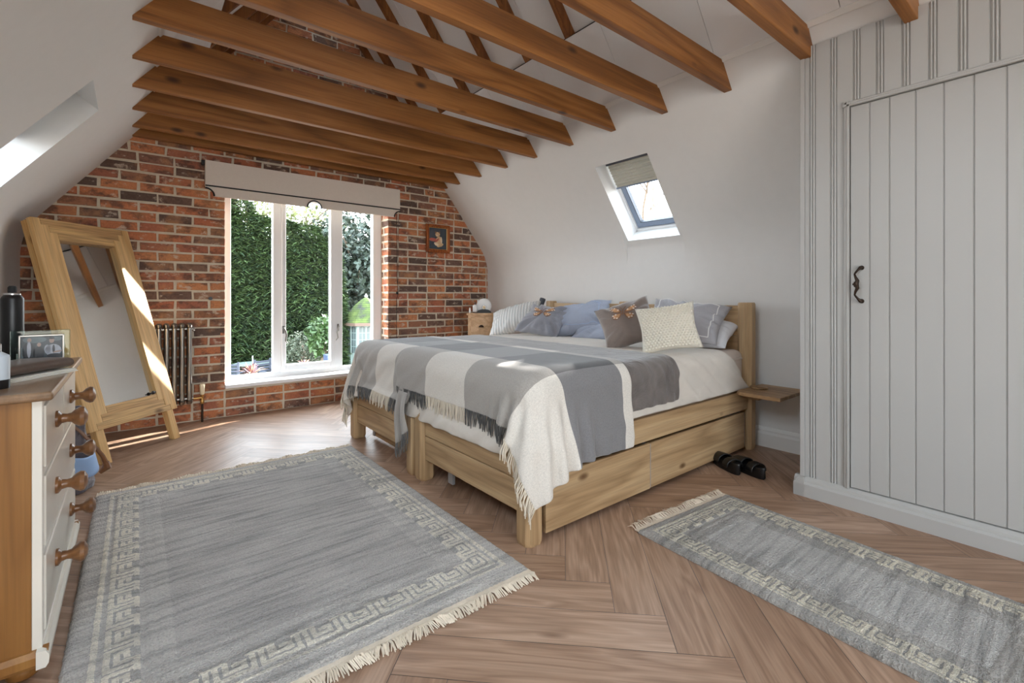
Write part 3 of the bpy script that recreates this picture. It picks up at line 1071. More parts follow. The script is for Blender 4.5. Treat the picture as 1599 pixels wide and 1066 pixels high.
tag(mb.build('wall_knob', M['black'], smooth=True, base=(.497, YB, .99)), 'small round black knob on the brick wall left of the window', 'knob')

# ------------------------------------------------------------- column radiator
ra = thing('column_radiator', (.20, YB - .07, .15), 'bare metal column radiator on the brick wall behind the leaning mirror', 'radiator')
for i in range(8):
    x = .351 - i * .0485
    mb = MB()
    for dy in (-.095, -.045):
        prof = [(x, YB + dy, .19), (x, YB + dy, .76)]
        mb.tube(prof, .0165, 12)
    for z in (.19, .76):
        pts = [(x, YB - .112, z), (x, YB - .105, z + (.012 if z > .5 else -.012)), (x, YB - .07, z + (.018 if z > .5 else -.018)), (x, YB - .035, z + (.012 if z > .5 else -.012)), (x, YB - .028, z)]
        mb.tube(pts, [.013, .019, .022, .019, .013], 12)
    mb.tube([(x - .025, YB - .07, .20), (x + .025, YB - .07, .20)], .017, 10)
    mb.tube([(x - .025, YB - .07, .75), (x + .025, YB - .07, .75)], .017, 10)
    mb.build('column', M['steel'], ra, smooth=True)
mb = MB()
mb.lathe([(.020, 0), (.022, .006), (.018, .014)], (.373, YB - .07, .75), (1, 0, 0), 12)
mb.build('end_plug', M['silver'], ra, smooth=True)
va = thing('radiator_valve', (.437, YB - .07, 0), 'brass radiator valve with a cream head on a floor pipe beside the window', 'valve')
mb = MB()
mb.tube([(.437, YB - .07, 0.0), (.437, YB - .07, .155)], .008, 10)
mb.build('pipe', M['metal_dark'], va, smooth=True)
mb = MB()
mb.lathe([(.009, 0), (.014, .006), (.014, .03), (.010, .036), (.010, .06), (.013, .064), (.013, .075)], (.437, YB - .07, .145), (0, 0, 1), 14)
mb.tube([(.437, YB - .07, .195), (.372, YB - .07, .195)], [.010, .008], 10)
mb.build('valve_body', M['brass'], va, smooth=True)
mb = MB()
mb.lathe([(.012, 0), (.017, .006), (.018, .05), (.020, .075), (.016, .085), (.002, .088)], (.437, YB - .07, .22), (0, 0, 1), 16)
mb.build('valve_head', M['cream_plastic'], va, smooth=True)

# ------------------------------------------------------------- small framed painting
px0, px1, pz0, pz1 = 2.478, 2.772, 1.493, 1.80
yp = YB - .014
pc = thing('framed_painting', ((px0 + px1) / 2, yp, pz0), 'small dark painting of a seated toy bear in a brown frame on the brick wall', 'painting')
mb = MB()
w_ = .034
fp = [(0, 0), (0, .02), (.006, .026), (.016, .026), (.024, .018), (.034, .012), (.034, 0)]


def framed(mb, x0, x1, z0, z1, y, fp):
    ins = lambda e: [(x0 + e, z0 + e), (x1 - e, z0 + e), (x1 - e, z1 - e), (x0 + e, z1 - e)]
    rings = [[(p[0], y - h, p[1]) for p in ins(e)] for e, h in fp]
    vs = [p for r in rings for p in r]
    fs = []
    for i in range(len(rings) - 1):
        for k_ in range(4):
            k2 = (k_ + 1) % 4
            fs.append((i * 4 + k_, i * 4 + k2, (i + 1) * 4 + k2, (i + 1) * 4 + k_))
    n = (len(rings) - 1) * 4
    for k_ in range(4):
        k2 = (k_ + 1) % 4
        fs.append((n + k_, n + k2, k2, k_))
    mb.add(vs, fs)


framed(mb, px0, px1, pz0, pz1, yp, fp)
mb.build('frame', M['picture_wood'], pc)
mb = MB()
framed(mb, px0 + .033, px1 - .033, pz0 + .033, pz1 - .033, yp, [(0, 0), (0, .013), (.005, .010), (.005, 0)])
mb.build('gilt_slip', M['brass'], pc)
k = NT('dark_painted_canvas')
co_ = k.objco(False)
k.bsdf(k.ramp(k.noise(co_, 9, 4), [(0.3, lin(48, 56, 66)), (0.7, lin(74, 82, 92))]), 0.4)
M['canvas'] = k.m
for nm_, c_ in (('paint_buff', (206, 172, 132)), ('paint_red', (186, 98, 84)), ('paint_umber', (120, 88, 62)), ('paint_light', (224, 206, 180)), ('paint_slate', (60, 72, 84))):
    M[nm_] = plain(nm_, lin(*c_), 0.5, 0, 60, 0.25)
mb = MB()
cx0, cx1, cz0, cz1 = px0 + .037, px1 - .037, pz0 + .037, pz1 - .037
cw, chh = cx1 - cx0, cz1 - cz0
yc_ = yp - .006
mb.box(cx0, cx1, yc_, yp - .001, cz0, cz1)


def blob(mb, u, v, ru, rv, mi, lift, rot=0, n=18, seed=1):
    r_ = random.Random(seed)
    ps = []
    for i in range(n):
        q = 2 * PI * i / n
        rr_ = 1 + r_.uniform(-.08, .08)
        a, b = ru * math.cos(q) * rr_, rv * math.sin(q) * rr_
        a, b = a * math.cos(rot) - b * math.sin(rot), a * math.sin(rot) + b * math.cos(rot)
        ps.append((cx0 + cw * (u + a), yc_ - lift, cz0 + chh * (v + b)))
    mb.add(ps, [tuple(range(n))], mi)


blob(mb, .5, .10, .48, .12, 5, .0003, seed=3)
blob(mb, .22, .44, .22, .085, 2, .0005, seed=4)
blob(mb, .56, .40, .17, .21, 1, .0007, seed=5)
blob(mb, .48, .70, .13, .115, 1, .0009, seed=6)
blob(mb, .37, .79, .045, .05, 3, .0010, seed=7)
blob(mb, .59, .80, .045, .05, 3, .0010, seed=8)
blob(mb, .47, .66, .055, .045, 4, .0012, seed=9)
blob(mb, .62, .20, .20, .08, 1, .0011, .3, seed=10)
blob(mb, .40, .24, .13, .07, 4, .0012, -.4, seed=11)
blob(mb, .45, .42, .14, .05, 2, .0013, .7, seed=12)
blob(mb, .69, .44, .05, .16, 4, .0013, .1, seed=13)
for u_ in (.43, .53):
    blob(mb, u_, .725, .014, .016, 3, .0015, n=8)
blob(mb, .475, .675, .02, .015, 3, .0016, n=8)
mb.build('canvas', [M['canvas'], M['paint_buff'], M['paint_red'], M['paint_umber'], M['paint_light'], M['paint_slate']], pc)
# ------------------------------------------------------------- leaning pine mirror
ph = MPH
W_ = V3(math.cos(ph), math.sin(ph), 0)
NF = V3(math.sin(ph), -math.cos(ph), 0)            # horizontal, towards the room
UPm = (V3(0, 0, 1.29) - NF * .40).normalized()
B0m = V3(-.205, 3.728, .195)
NRM = W_.cross(UPm).normalized()
if NRM.dot(NF) < 0:
    NRM = -NRM
FM = (B0m, W_, UPm, NRM)
MW, ML, SW = .635, 1.345, .132
mr = thing('leaning_mirror', (B0m + W_ * (MW / 2)) * 1.0 - V3(0, 0, .195), 'tall leaning mirror in a broad reclaimed pine frame standing against the brick wall', 'mirror')
st = [(0, .05), (.042, .09), (.088, .132)]          # stepped halving joints
g = .0022


def stile(flip):
    X = (lambda a: MW - a) if flip else (lambda a: a)
    pts = [(0, 0), (.05, 0), (.05, .042), (.09, .042), (.09, .088), (SW, .088), (SW, ML - .088), (.09, ML - .088), (.09, ML - .042), (.05, ML - .042), (.05, ML), (0, ML)]
    p = [(X(a), b) for a, b in pts]
    return p[::-1] if flip else p


for fl in (False, True):
    mb = MB()
    mb.prism(stile(fl), FM, -.016, .016)
    mb.build('stile', M['pine_z'], mr, bevel=0.002)
for top in (False, True):
    Yt = (lambda b: ML - b) if top else (lambda b: b)
    pts = [(.05 + g, 0), (MW - .05 - g, 0), (MW - .05 - g, .042 + g), (MW - .09 - g, .042 + g), (MW - .09 - g, .088 + g), (MW - SW - g, .088 + g), (MW - SW - g, .135), (SW + g, .135), (SW + g, .088 + g), (.09 + g, .088 + g), (.09 + g, .042 + g), (.05 + g, .042 + g)]
    mb = MB()
    mb.prism([(a, Yt(b)) for a, b in pts], FM, -.015, .0155)
    mb.build('rail', M['pine_x'], mr, bevel=0.002)
mb = MB()
mb.fbox(FM, SW - .01, MW - SW + .01, .125, ML - .125, -.013, -.010)
mb.build('mirror_glass', M['mirror'], mr)
mb = MB()
mb.fbox(FM, .004, MW - .004, .004, ML - .004, -.030, -.0165)
mb.build('backing', M['joint_dark'], mr)
mb = MB()
mb.fbox(FM, -.004, .012, .02, ML - .01, -.05, -.018)
mb.build('edge_strip', M['pine_z'], mr)
mb = MB()
mb.fbox(FM, MW - .012, MW + .004, .02, ML - .01, -.05, -.018)
mb.build('edge_strip', M['pine_z'], mr)
for a0 in (.035, MW - .09):
    mb = MB()
    o = B0m
    zz = -(B0m.z) / UPm.z
    P = lambda a, b, c: tuple(o + W_ * a + UPm * b + NRM * c)
    tz = []
    for c in (-.028, .012):
        for a in (a0, a0 + .052):
            tz.append(P(a, .03, c))
    bz = []
    for c in (-.028, .012):
        for a in (a0, a0 + .052):
            p = Vector(P(a, zz, c))
            p = p - UPm * (p.z / UPm.z)
            bz.append(tuple(p))
    mb.hexa([bz[0], bz[1], bz[3], bz[2], tz[0], tz[1], tz[3], tz[2]])
    mb.build('leg', M['pine_z'], mr, bevel=0.003)
mb = MB()
kp = B0m + W_ * (MW - SW - .018) + UPm * .148
mb.lathe([(.005, 0), (.005, .014), (.012, .016), (.012, .022), (.004, .026)], kp - NRM * .010, NRM, 10)
mb.tube([kp + NRM * .012 + W_ * -.02, kp + NRM * .012 + W_ * .02], .004, 6)
mb.build('clip', M['black'], mr, smooth=True)

# ------------------------------------------------------------- chest of drawers
CX0, CX1, CY0, CY1, CZ = -.575, -.182, 1.72, 2.60, .755
chs = thing('chest_of_drawers', (-.38, 2.16, 0), 'pine chest of drawers with pale front and turned wooden knobs', 'chest of drawers')
mb = MB()
mb.box(CX0, CX1 - .02, CY0, CY1, .085, CZ - .024)
mb.build('carcass', M['chest_z'], chs, bevel=0.002)
mb = MB()
mb.box(CX0 - .005, CX1 + .022, CY0 - .018, CY1 + .018, CZ - .024, CZ)
mb.build('top', M['chest_top'], chs, bevel=0.008, seg=3)
# front frame with openings, in a paler even colour than the sides
rowz = [(.545, .715), (.335, .528), (.112, .318)]
mid = (CY0 + CY1) / 2
mb = MB()
xf0, xf1 = CX1 - .02, CX1
mb.box(xf0, xf1, CY0, CY0 + .03, .085, CZ - .024)
mb.box(xf0, xf1, CY1 - .03, CY1, .085, CZ - .024)
for z0, z1 in ((.085, .112), (.318, .335), (.528, .545), (.715, CZ - .024)):
    mb.box(xf0, xf1, CY0 + .03, CY1 - .03, z0, z1)
mb.box(xf0, xf1, mid - .012, mid + .012, .545, .715)
mb.build('front_frame', M['cream_front'], chs, bevel=0.002)
kprof = [(r_k * 1.12, h_k * 1.18) for r_k, h_k in [(.022, 0), (.022, .006), (.013, .012), (.011, .022), (.013, .030), (.022, .038), (.027, .047), (.025, .055), (.013, .061), (.001, .062)]]


def drawer(y0, y1, z0, z1, ks):
    mb = MB()
    mb.box(CX1 - .03, CX1 + .004, y0 + .003, y1 - .003, z0 + .003, z1 - .003)
    d = mb.build('drawer', M['cream_front'], chs, bevel=0.003)
    for ky in ks:
        mb = MB()
        mb.lathe(kprof, (CX1 + .003, ky, (z0 + z1) / 2 + .005), (1, 0, 0), 20)
        mb.build('knob', M['knob'], d, smooth=True)


drawer(CY0 + .03, mid - .012, *rowz[0], [CY0 + .235])
drawer(mid + .012, CY1 - .03, *rowz[0], [CY1 - .235])
drawer(CY0 + .03, CY1 - .03, *rowz[1], [CY0 + .235, CY1 - .235])
drawer(CY0 + .03, CY1 - .03, *rowz[2], [CY0 + .235, CY1 - .235])
mb = MB()
pl = [(-.01, .045), (.008, .045), (.014, .055), (.015, .075), (.008, .088), (-.01, .090)]
mb.prism(pl, (V3(CX1, 0, 0), V3(1, 0, 0), V3(0, 0, 1), V3(0, 1, 0)), CY0 - .02, CY1 + .02)
mb.build('front_plinth', M['cream_front'], chs)
mb = MB()
mb.prism([(-a, b) for a, b in pl], (V3(0, CY0, 0), V3(0, 1, 0), V3(0, 0, 1), V3(1, 0, 0)), CX0, CX1 + .012)
mb.build('side_plinth', M['chest_z'], chs)
mb = MB()
mb.prism(pl, (V3(0, CY1, 0), V3(0, 1, 0), V3(0, 0, 1), V3(1, 0, 0)), CX0, CX1 + .012)
mb.build('side_plinth', M['chest_z'], chs)
for fx, fy in ((CX1 - .04, CY0 + .05), (CX1 - .04, CY1 - .05), (CX0 + .06, CY0 + .05), (CX0 + .06, CY1 - .05)):
    mb = MB()
    mb.lathe([(.018, 0), (.034, .012), (.038, .028), (.03, .046)], (fx, fy, 0), (0, 0, 1), 18)
    mb.build('bun_foot', M['chest_z'], chs, smooth=True)

# things on the chest
ct = CZ
sp = thing('spray_can', (-.34, 2.475, ct), 'tall black spray can at the back of the chest of drawers', 'can')
mb = MB()
mb.lathe([(.029, 0), (.031, .004), (.031, .238), (.0295, .243), (.021, .256), (.019, .258)], (-.34, 2.475, ct), (0, 0, 1), 28)
mb.build('body', M['black'], sp, smooth=True)
mb = MB()
mb.lathe([(.0225, 0), (.0225, .006), (.019, .009)], (-.34, 2.475, ct + .252), (0, 0, 1), 24)
mb.build('rim', M['silver'], sp, smooth=True)
mb = MB()
mb.lathe([(.012, 0), (.012, .022), (.009, .028), (.001, .029)], (-.34, 2.475, ct + .258), (0, 0, 1), 18)
mb.build('nozzle', M['black_matte'], sp, smooth=True)
mb = MB()
for i in range(7):
    a = -.55 - i * .0 + PI * 1.5
    z = ct + .012 + i * .0042
    for q in np.linspace(-.22, .22, 4)[:-1]:
        aa = -.9 + q
        bb = aa + .147
        P = lambda t, zz: (-.34 + .0313 * math.cos(t), 2.475 + .0313 * math.sin(t), zz)
        mb.add([P(aa, z), P(bb, z), P(bb, z + .0026), P(aa, z + .0026)], [(0, 1, 2, 3)])
mb.build('barcode_panel', M['white_plastic'], sp)

bt = thing('pump_bottle', (-.285, 1.85, ct), 'white bottle with black foot at the left front of the chest top', 'bottle')
mb = MB()
mb.lathe([(.026, 0), (.027, .004), (.027, .024)], (-.285, 1.85, ct), (0, 0, 1), 22)
mb.build('foot', M['black'], bt, smooth=True)
mb = MB()
mb.lathe([(.027, .024), (.0275, .08), (.026, .088), (.012, .098)], (-.285, 1.85, ct), (0, 0, 1), 22)
mb.build('body', plain('pale_silver_bottle', lin(196, 204, 212), 0.3), bt, smooth=True)
mb = MB()
mb.lathe([(.011, .096), (.011, .118), (.007, .122)], (-.285, 1.85, ct), (0, 0, 1), 16)
mb.build('cap', M['silver'], bt, smooth=True)

# acrylic block frame with a small photograph
fa = math.radians(6)
FA = V3(math.cos(fa), math.sin(fa), 0)
FN = V3(math.sin(fa), -math.cos(fa), 0)
fo = V3(-.328, 2.345, ct)
FP = (fo, FA, V3(0, 0, 1), FN)
pf = thing('photo_frame', fo + FA * .075, 'clear acrylic photo frame holding a dark photograph of people on the chest', 'photo frame')
mb = MB()
mb.fbox(FP, 0, .152, 0, .128, -.03, 0)
mb.build('acrylic_block', M['acrylic'], pf, bevel=0.003)
mb = MB()
x0, x1, z0, z1 = .020, .136, .022, .112
for q in ((x0, x1, z0, z0 + .006), (x0, x1, z1 - .006, z1), (x0, x0 + .006, z0, z1), (x1 - .006, x1, z0, z1)):
    mb.fbox(FP, *q, .001, .008)
mb.build('metal_border', M['steel'], pf, bevel=0.0015)
for nm_, c_ in (('photo_ground', (40, 50, 56)), ('photo_dark', (24, 26, 32)), ('photo_shirt', (160, 164, 174)), ('photo_skin', (150, 126, 114)), ('photo_mid', (84, 100, 104))):
    M[nm_] = plain(nm_, lin(*c_), 0.3, 0, 80, 0.25)
mb = MB()
mb.fbox(FP, x0 + .005, x1 - .005, z0 + .005, z1 - .005, .0005, .003, 0)


def pblob(a, b, ra_, rb_, mi, lift, n=16, rot=0.0):
    ps = []
    for i in range(n):
        q = 2 * PI * i / n
        da, db = ra_ * math.cos(q), rb_ * math.sin(q)
        aa = min(max(a + da * math.cos(rot) - db * math.sin(rot), x0 + .006), x1 - .006)
        bb = min(max(b + da * math.sin(rot) + db * math.cos(rot), z0 + .006), z1 - .006)
        ps.append(tuple(fo + FA * aa + V3(0, 0, bb) + FN * (.0031 + lift)))
    mb.add(ps, [tuple(range(n))], mi)


pblob(.06, .095, .03, .012, 4, .0001)
pblob(.115, .098, .016, .010, 4, .0001)
pblob(.045, .055, .016, .032, 1, .0002)
pblob(.046, .062, .005, .03, 2, .0003)
pblob(.047, .094, .0055, .0075, 3, .0003)
pblob(.029, .05, .006, .02, 4, .0002)
pblob(.070, .045, .014, .026, 1, .0002)
pblob(.071, .077, .0052, .0072, 3, .0003)
pblob(.107, .055, .021, .022, 2, .0003)
pblob(.092, .060, .008, .016, 2, .0003)
pblob(.110, .036, .020, .008, 1, .0004)
pblob(.108, .060, .0035, .015, 1, .0004)
pblob(.103, .090, .0065, .009, 3, .0004)
pblob(.103, .099, .008, .004, 1, .0005)
pblob(.118, .050, .012, .003, 3, .0005, rot=.2)
mb.build('photograph', [M['photo_ground'], M['photo_dark'], M['photo_shirt'], M['photo_skin'], M['photo_mid']], pf)

# folded leather organiser with paper edges
fq = math.radians(57)
LA = V3(math.cos(fq), math.sin(fq), 0)
LB = V3(-math.sin(fq), math.cos(fq), 0)
lo_ = V3(-.335, 1.90, ct + .011)
FLr = (lo_, LB, V3(0, 0, 1), LA)
org = thing('leather_organiser', lo_ + LA * .12, 'worn brown leather organiser with paper edges lying on the chest top', 'organiser')
LLn = .30
mb = MB()
outer, inner = [], []
flap = [(a_, .004 + (b_ - .004) * .72) for a_, b_ in [(.135, .004), (.0, .004)] + [(-.004 - .021 * math.sin(q), .0245 - .0205 * math.cos(q)) for q in np.linspace(.15, PI - .1, 10)] + [(.0, .046), (.06, .047), (.135, .042)]]
th_ = .0035
poly = []
for i, (a, b) in enumerate(flap):
    p = Vector((flap[max(i - 1, 0)][0], flap[max(i - 1, 0)][1]))
    q = Vector((flap[min(i + 1, len(flap) - 1)][0], flap[min(i + 1, len(flap) - 1)][1]))
    t = (q - p).normalized()
    n_ = Vector((-t.y, t.x))
    outer.append((a - n_.x * 0, b - n_.y * 0))
    inner.append((a - n_.x * th_, b - n_.y * th_))
mb.prism(outer + inner[::-1], FLr, 0, LLn)
mb.build('leather_cover', M['leather'], org, smooth=True, angle=50)
mb = MB()
for i in range(3):
    mb.fbox(FLr, -.040 + .004 * i, .125, -.0105 + i * .0036, -.0078 + i * .0036, .012, LLn - .004)
mb.build('paper_block', M['paper'], org)
mb = MB()
mb.fbox(FLr, .0, .13, .0088, .0285, .006, LLn - .008)
mb.build('lining', M['black_matte'], org)

# ------------------------------------------------------------- soft bag slumped beyond the chest
bg_ = thing('handbag', (-.24, 3.30, 0), 'dark slouchy bag with a pale blue scarf and brown strap between chest and mirror', 'bag')
P = np.zeros((28, 15, 3))
for i in range(28):
    q = 2 * PI * i / 28
    for j in range(15):
        t = j / 14
        wob = 1 + .10 * math.sin(3 * q + 5 * t) + .06 * math.sin(7 * q - 9 * t)
        ra_ = (.105 * (1 - t) ** .55 + .012) * wob * (1 if t > .06 else .9)
        rb_ = (.085 * (1 - t) ** .7 + .010) * wob
        P[i, j] = (-.262 + .075 * t * t + ra_ * math.cos(q) * .9 - .03 * t, 3.30 + rb_ * math.sin(q), .004 + .435 * t)
mb = MB()
mb.grid(P, closed_u=True)
mb.add([tuple(P[i, 0]) for i in range(28)], [tuple(range(28))])
mb.add([tuple(P[i, 14]) for i in range(28)], [tuple(range(28))])
mb.build('bag_body', cloth('dark_satin_bag', lin(92, 86, 92), 0.35, 0.2, 0.6, 12, 0.25), bg_, smooth=True, angle=180)
mb = MB()
Q = np.zeros((12, 9, 3))
for i in range(12):
    q = -1.7 + 1.9 * i / 11
    for j in range(9):
        t = j / 8
        Q[i, j] = (-.255 + (.118 - .02 * t) * math.cos(q), 3.30 + (.108 - .015 * t) * math.sin(q), .095 + .10 * t + .015 * math.sin(2.4 * q))
mb.grid(Q)
mb.build('scarf', M['sky_blue'], bg_, smooth=True, angle=180, solid=0.004)
mb = MB()
mb.tube([(-.265, 3.19, .40), (-.20, 3.17, .33), (-.155, 3.17, .26), (-.118, 3.18, .19), (-.106, 3.20, .145)], [.006, .007, .008, .010, .012], 8)
mb.tube([(-.106, 3.20, .15), (-.10, 3.20, .125), (-.128, 3.20, .10)], [.014, .020, .008], 8)
mb.build('strap', M['leather_tan'], bg_, smooth=True)
# ------------------------------------------------------------- twin wooden beds pushed together
BX0, BX1 = 1.215, 3.222
BEDS = [(1.400, 2.372, 'pale oak bed frame nearest the wardrobe with a shelf by its headboard', 'near'),
        (2.386, 3.360, 'pale oak bed frame on the window side of the pair', 'far')]
LEGW = .092


def leg_mb(x0, y0, z1, w=LEGW):
    mb = MB()
    c = .02
    cx, cy, h = x0 + w / 2, y0 + w / 2, w / 2
    oct_ = [(-h + c, -h), (h - c, -h), (h, -h + c), (h, h - c), (h - c, h), (-h + c, h), (-h, h - c), (-h, -h + c)]
    rings = [(0.86, 0.0), (1.0, .018), (1.0, z1 - .010), (.90, z1)]
    vs, fs = [], []
    for s, z in rings:
        vs += [(cx + a * s, cy + b * s, z) for a, b in oct_]
    for r in range(3):
        for i in range(8):
            j = (i + 1) % 8
            fs.append((r * 8 + i, r * 8 + j, r * 8 + 8 + j, r * 8 + 8 + i))
    fs += [tuple(range(7, -1, -1)), tuple(range(24, 32))]
    mb.add(vs, fs)
    return mb


for by0, by1, lab, which in BEDS:
    bd = thing('bed_frame', ((BX0 + BX1) / 2, (by0 + by1) / 2, 0), lab, 'bed', 'twin beds pushed together')
    for lx, zt in ((BX0, .40), (BX1 - LEGW, .965)):
        for ly in (by0, by1 - LEGW):
            leg_mb(lx, ly, zt).build('leg', M['bed_z'], bd, smooth=True, angle=30)
    mb = MB()
    mb.box(BX0 + .022, BX0 + .052, by0 + LEGW, by1 - LEGW, .118, .245)
    mb.build('footboard_plank', M['bed_y'], bd, bevel=0.004)
    mb = MB()
    mb.box(BX0 + .022, BX0 + .052, by0 + LEGW, by1 - LEGW, .249, .372)
    mb.build('footboard_plank', M['bed_y'], bd, bevel=0.004)
    for z0, z1 in ((.36, .56), (.563, .74), (.743, .945)):
        mb = MB()
        mb.box(BX1 - .06, BX1 - .03, by0 + LEGW - .01, by1 - LEGW + .01, z0, z1)
        mb.build('headboard_plank', M['bed_y'], bd, bevel=0.004)
    for y0 in (by0 + .018, by1 - .048):
        mb = MB()
        mb.box(BX0 + LEGW - .01, BX1 - LEGW + .01, y0, y0 + .03, .270, .392)
        mb.build('side_rail', M['bed_x'], bd, bevel=0.004)
    if which == 'near':
        # two drawers rolling under the near side
        xm_ = 2.06
        for x0, x1, dy in ((BX0 + LEGW + .02, xm_ - .004, .004), (xm_ + .004, BX1 - LEGW - .035, .0)):
            mb = MB()
            yf = by0 + .022 - dy
            mb.box(x0, x1, yf, yf + .02, .025, .255)
            dw = mb.build('underbed_drawer', M['bed_x'], bd, bevel=0.003)
            mb = MB()
            mb.box(x0 + .02, x1 - .02, yf + .02, yf + .66, .04, .20)
            mb.build('drawer_box', M['bed_x'], dw)
            mb = MB()
            mb.box(x1 - .004, x1 + .006, yf + .002, yf + .05, .03, .25)
            mb.build('runner', M['alu'], dw)
        mb = MB()
        mb.box(BX0 + .085, BX0 + .10, by0 + .70, by0 + .745, .02, .13)
        mb.build('drawer_strap', M['alu'], bd)
        # clip-on bedside shelf
        mb = MB()
        poly = [(2.885, 1.125), (3.285, 1.125), (3.285, by0 - .004), (2.96, by0 - .004), (2.92, by0 - .012), (2.895, by0 - .035), (2.885, by0 - .075)]
        mb.prism(poly, WORLD, .398, .420)
        sh = mb.build('bedside_shelf', M['shelf_wood'], bd, bevel=0.004)
        mb = MB()
        mb.box(3.02, 3.17, by0 - .10, by0 + .002, .360, .398)
        mb.build('shelf_bracket', M['shelf_wood'], sh)
    else:
        mb = MB()
        mb.box(BX0 + .12, BX0 + .14, by0 + .06, by1 - .14, .02, .205)
        dw = mb.build('underbed_drawer', M['bed_y'], bd, bevel=0.003)
        mb = MB()
        mb.box(BX0 + .115, BX0 + .14, by1 - .175, by1 - .14, .02, .21)
        mb.build('runner', M['alu'], dw)
    ma = thing('mattress', ((BX0 + BX1) / 2, (by0 + by1) / 2, .3), {'near': 'pinkish quilted mattress on the bed frame nearest the wardrobe', 'far': 'quilted mattress on the bed frame on the window side'}[which], 'mattress')
    mb = MB()
    mb.box(BX0 + .075, BX1 - .065, by0 + .05, by1 - .05, .33, .655)
    mb.build('mattress_body', M['mattress'], ma, smooth=True, bevel=0.05, seg=5)
    mb = MB()
    for zz in (.405, .60):
        e = .047
        pth = [(BX0 + .075 + .05, by0 + e, zz), (BX1 - .065 - .05, by0 + e, zz)]
        mb.tube(pth, .007, 6)
    mb.build('mattress_piping', M['mattress'], ma, smooth=True)
cs_ = MB()
cs_.lathe([(.048, 0), (.052, .003), (.052, .009), (.048, .012), (.001, .012)], (3.10, 1.335, .420), (0, 0, 1), 28)
tag(cs_.build('coaster', M['shelf_wood'], smooth=True, base=(3.10, 1.335, .42)), 'round wooden coaster on the little shelf beside the headboard', 'coaster')


# ------------------------------------------------------------- cloth draped over the beds
def rbox(p, lo, hi, r):
    c = (np.array(lo) + np.array(hi)) / 2
    h = (np.array(hi) - np.array(lo)) / 2 - r
    q0 = p - c
    q = np.abs(q0) - h
    sg = np.sign(q0)
    qp = np.maximum(q, 0)
    ln = np.linalg.norm(qp, axis=-1)
    inside = np.minimum(q.max(axis=-1), 0)
    d = ln + inside - r
    n = np.zeros_like(p)
    o = ln > 1e-9
    n[o] = qp[o] / ln[o][:, None] * sg[o]
    i = ~o
    if i.any():
        k_ = q[i].argmax(axis=-1)
        nn = np.zeros((i.sum(), 3))
        nn[np.arange(i.sum()), k_] = sg[i][np.arange(i.sum()), k_]
        n[i] = nn
    return d, n


COLL = [((BX0 + .035, 1.418, .20), (BX1 + .4, 3.345, .665), .075),
        ((BX0, 1.398, -.1), (BX1 + .4, 3.362, .40), .012)]


def drape(x0, x1, y0, y1, sp, off, steps=130, iters=12, seed=1, z0=.70, wob=.004, bend=.15, damp=.985, pin=None, mu=.85, cut=None):
    nx, ny = int(round((x1 - x0) / sp)) + 1, int(round((y1 - y0) / sp)) + 1
    xs, ys = np.linspace(x0, x1, nx), np.linspace(y0, y1, ny)
    U, Vv = np.meshgrid(xs, ys, indexing='ij')
    r = np.random.default_rng(seed)
    low = sum(a * np.sin(U * fx + Vv * fy + p) for a, fx, fy, p in zip(r.uniform(.3, 1, 6), r.uniform(-14, 14, 6), r.uniform(-14, 14, 6), r.uniform(0, 6, 6)))
    P = np.stack([U, Vv, z0 + off + low * wob * .5 + r.uniform(0, wob, U.shape)], -1)
    # start the overhanging parts already folded part of the way down
    sx, sy = (x1 - x0) / (nx - 1), (y1 - y0) / (ny - 1)
    P0 = P.copy()
    pm = pin(U, Vv) if pin else None
    cm_ = cut(U, Vv) if cut else np.zeros(U.shape, bool)
    prev = P.copy()
    dt2 = (1 / 60.0) ** 2 * 9.8
    cons = []
    dg = math.hypot(sx, sy)
    for (ax, ay, L, kk) in ((1, 0, sx, 1.0), (0, 1, sy, 1.0), (1, 1, dg, .6), (1, -1, dg, .6), (2, 0, 2 * sx, bend), (0, 2, 2 * sy, bend)):
        for ph_ in range(2):
            if ay >= 0:
                A = (slice(0, nx - ax), slice(0, ny - ay))
                B = (slice(ax, nx), slice(ay, ny))
            else:
                A = (slice(0, nx - ax), slice(-ay, ny))
                B = (slice(ax, nx), slice(0, ny + ay))
            cons.append((A, B, L, kk, ax if ax else 0, ay, ph_))
    I, J = np.meshgrid(np.arange(nx), np.arange(ny), indexing='ij')
    for st_ in range(steps):
        v = (P - prev) * damp
        prev = P.copy()
        P = P + v
        P[..., 2] -= dt2
        for it in range(iters):
            for (A, B, L, kk, ax, ay, ph_) in cons:
                key = (I[A] // max(ax, 1)) if ax else (J[A] // max(abs(ay), 1))
                m = (key % 2 == ph_) & ~cm_[A] & ~cm_[B]
                d = P[B] - P[A]
                ln = np.linalg.norm(d, axis=-1) + 1e-12
                c = (ln - L) / ln * .5 * kk
                if kk < .5:
                    c = np.where(ln < L, c, c)
                c = np.where(m, c, 0.0)[..., None] * d
                P[A] += c
                P[B] -= c
            if it % 3 == 2 or it == iters - 1:
                flat = P.reshape(-1, 3)
                for lo, hi, rr_ in COLL:
                    dd, nn = rbox(flat, lo, hi, rr_)
                    pen = dd < off
                    flat[pen] += nn[pen] * (off - dd[pen])[:, None]
                    pf_ = prev.reshape(-1, 3)
                    dv = flat[pen] - pf_[pen]
                    nv_ = nn[pen]
                    tv = dv - nv_ * (dv * nv_).sum(-1)[:, None]
                    flat[pen] -= tv * mu
                low_ = flat[:, 2] < .01 + off
                flat[low_, 2] = .01 + off
                P = flat.reshape(nx, ny, 3)
                if pm is not None:
                    P[pm, :2] = P0[pm, :2]
    uv = np.stack([U, Vv], -1)
    if cut:
        P[cm_] = np.nan
    return P, uv


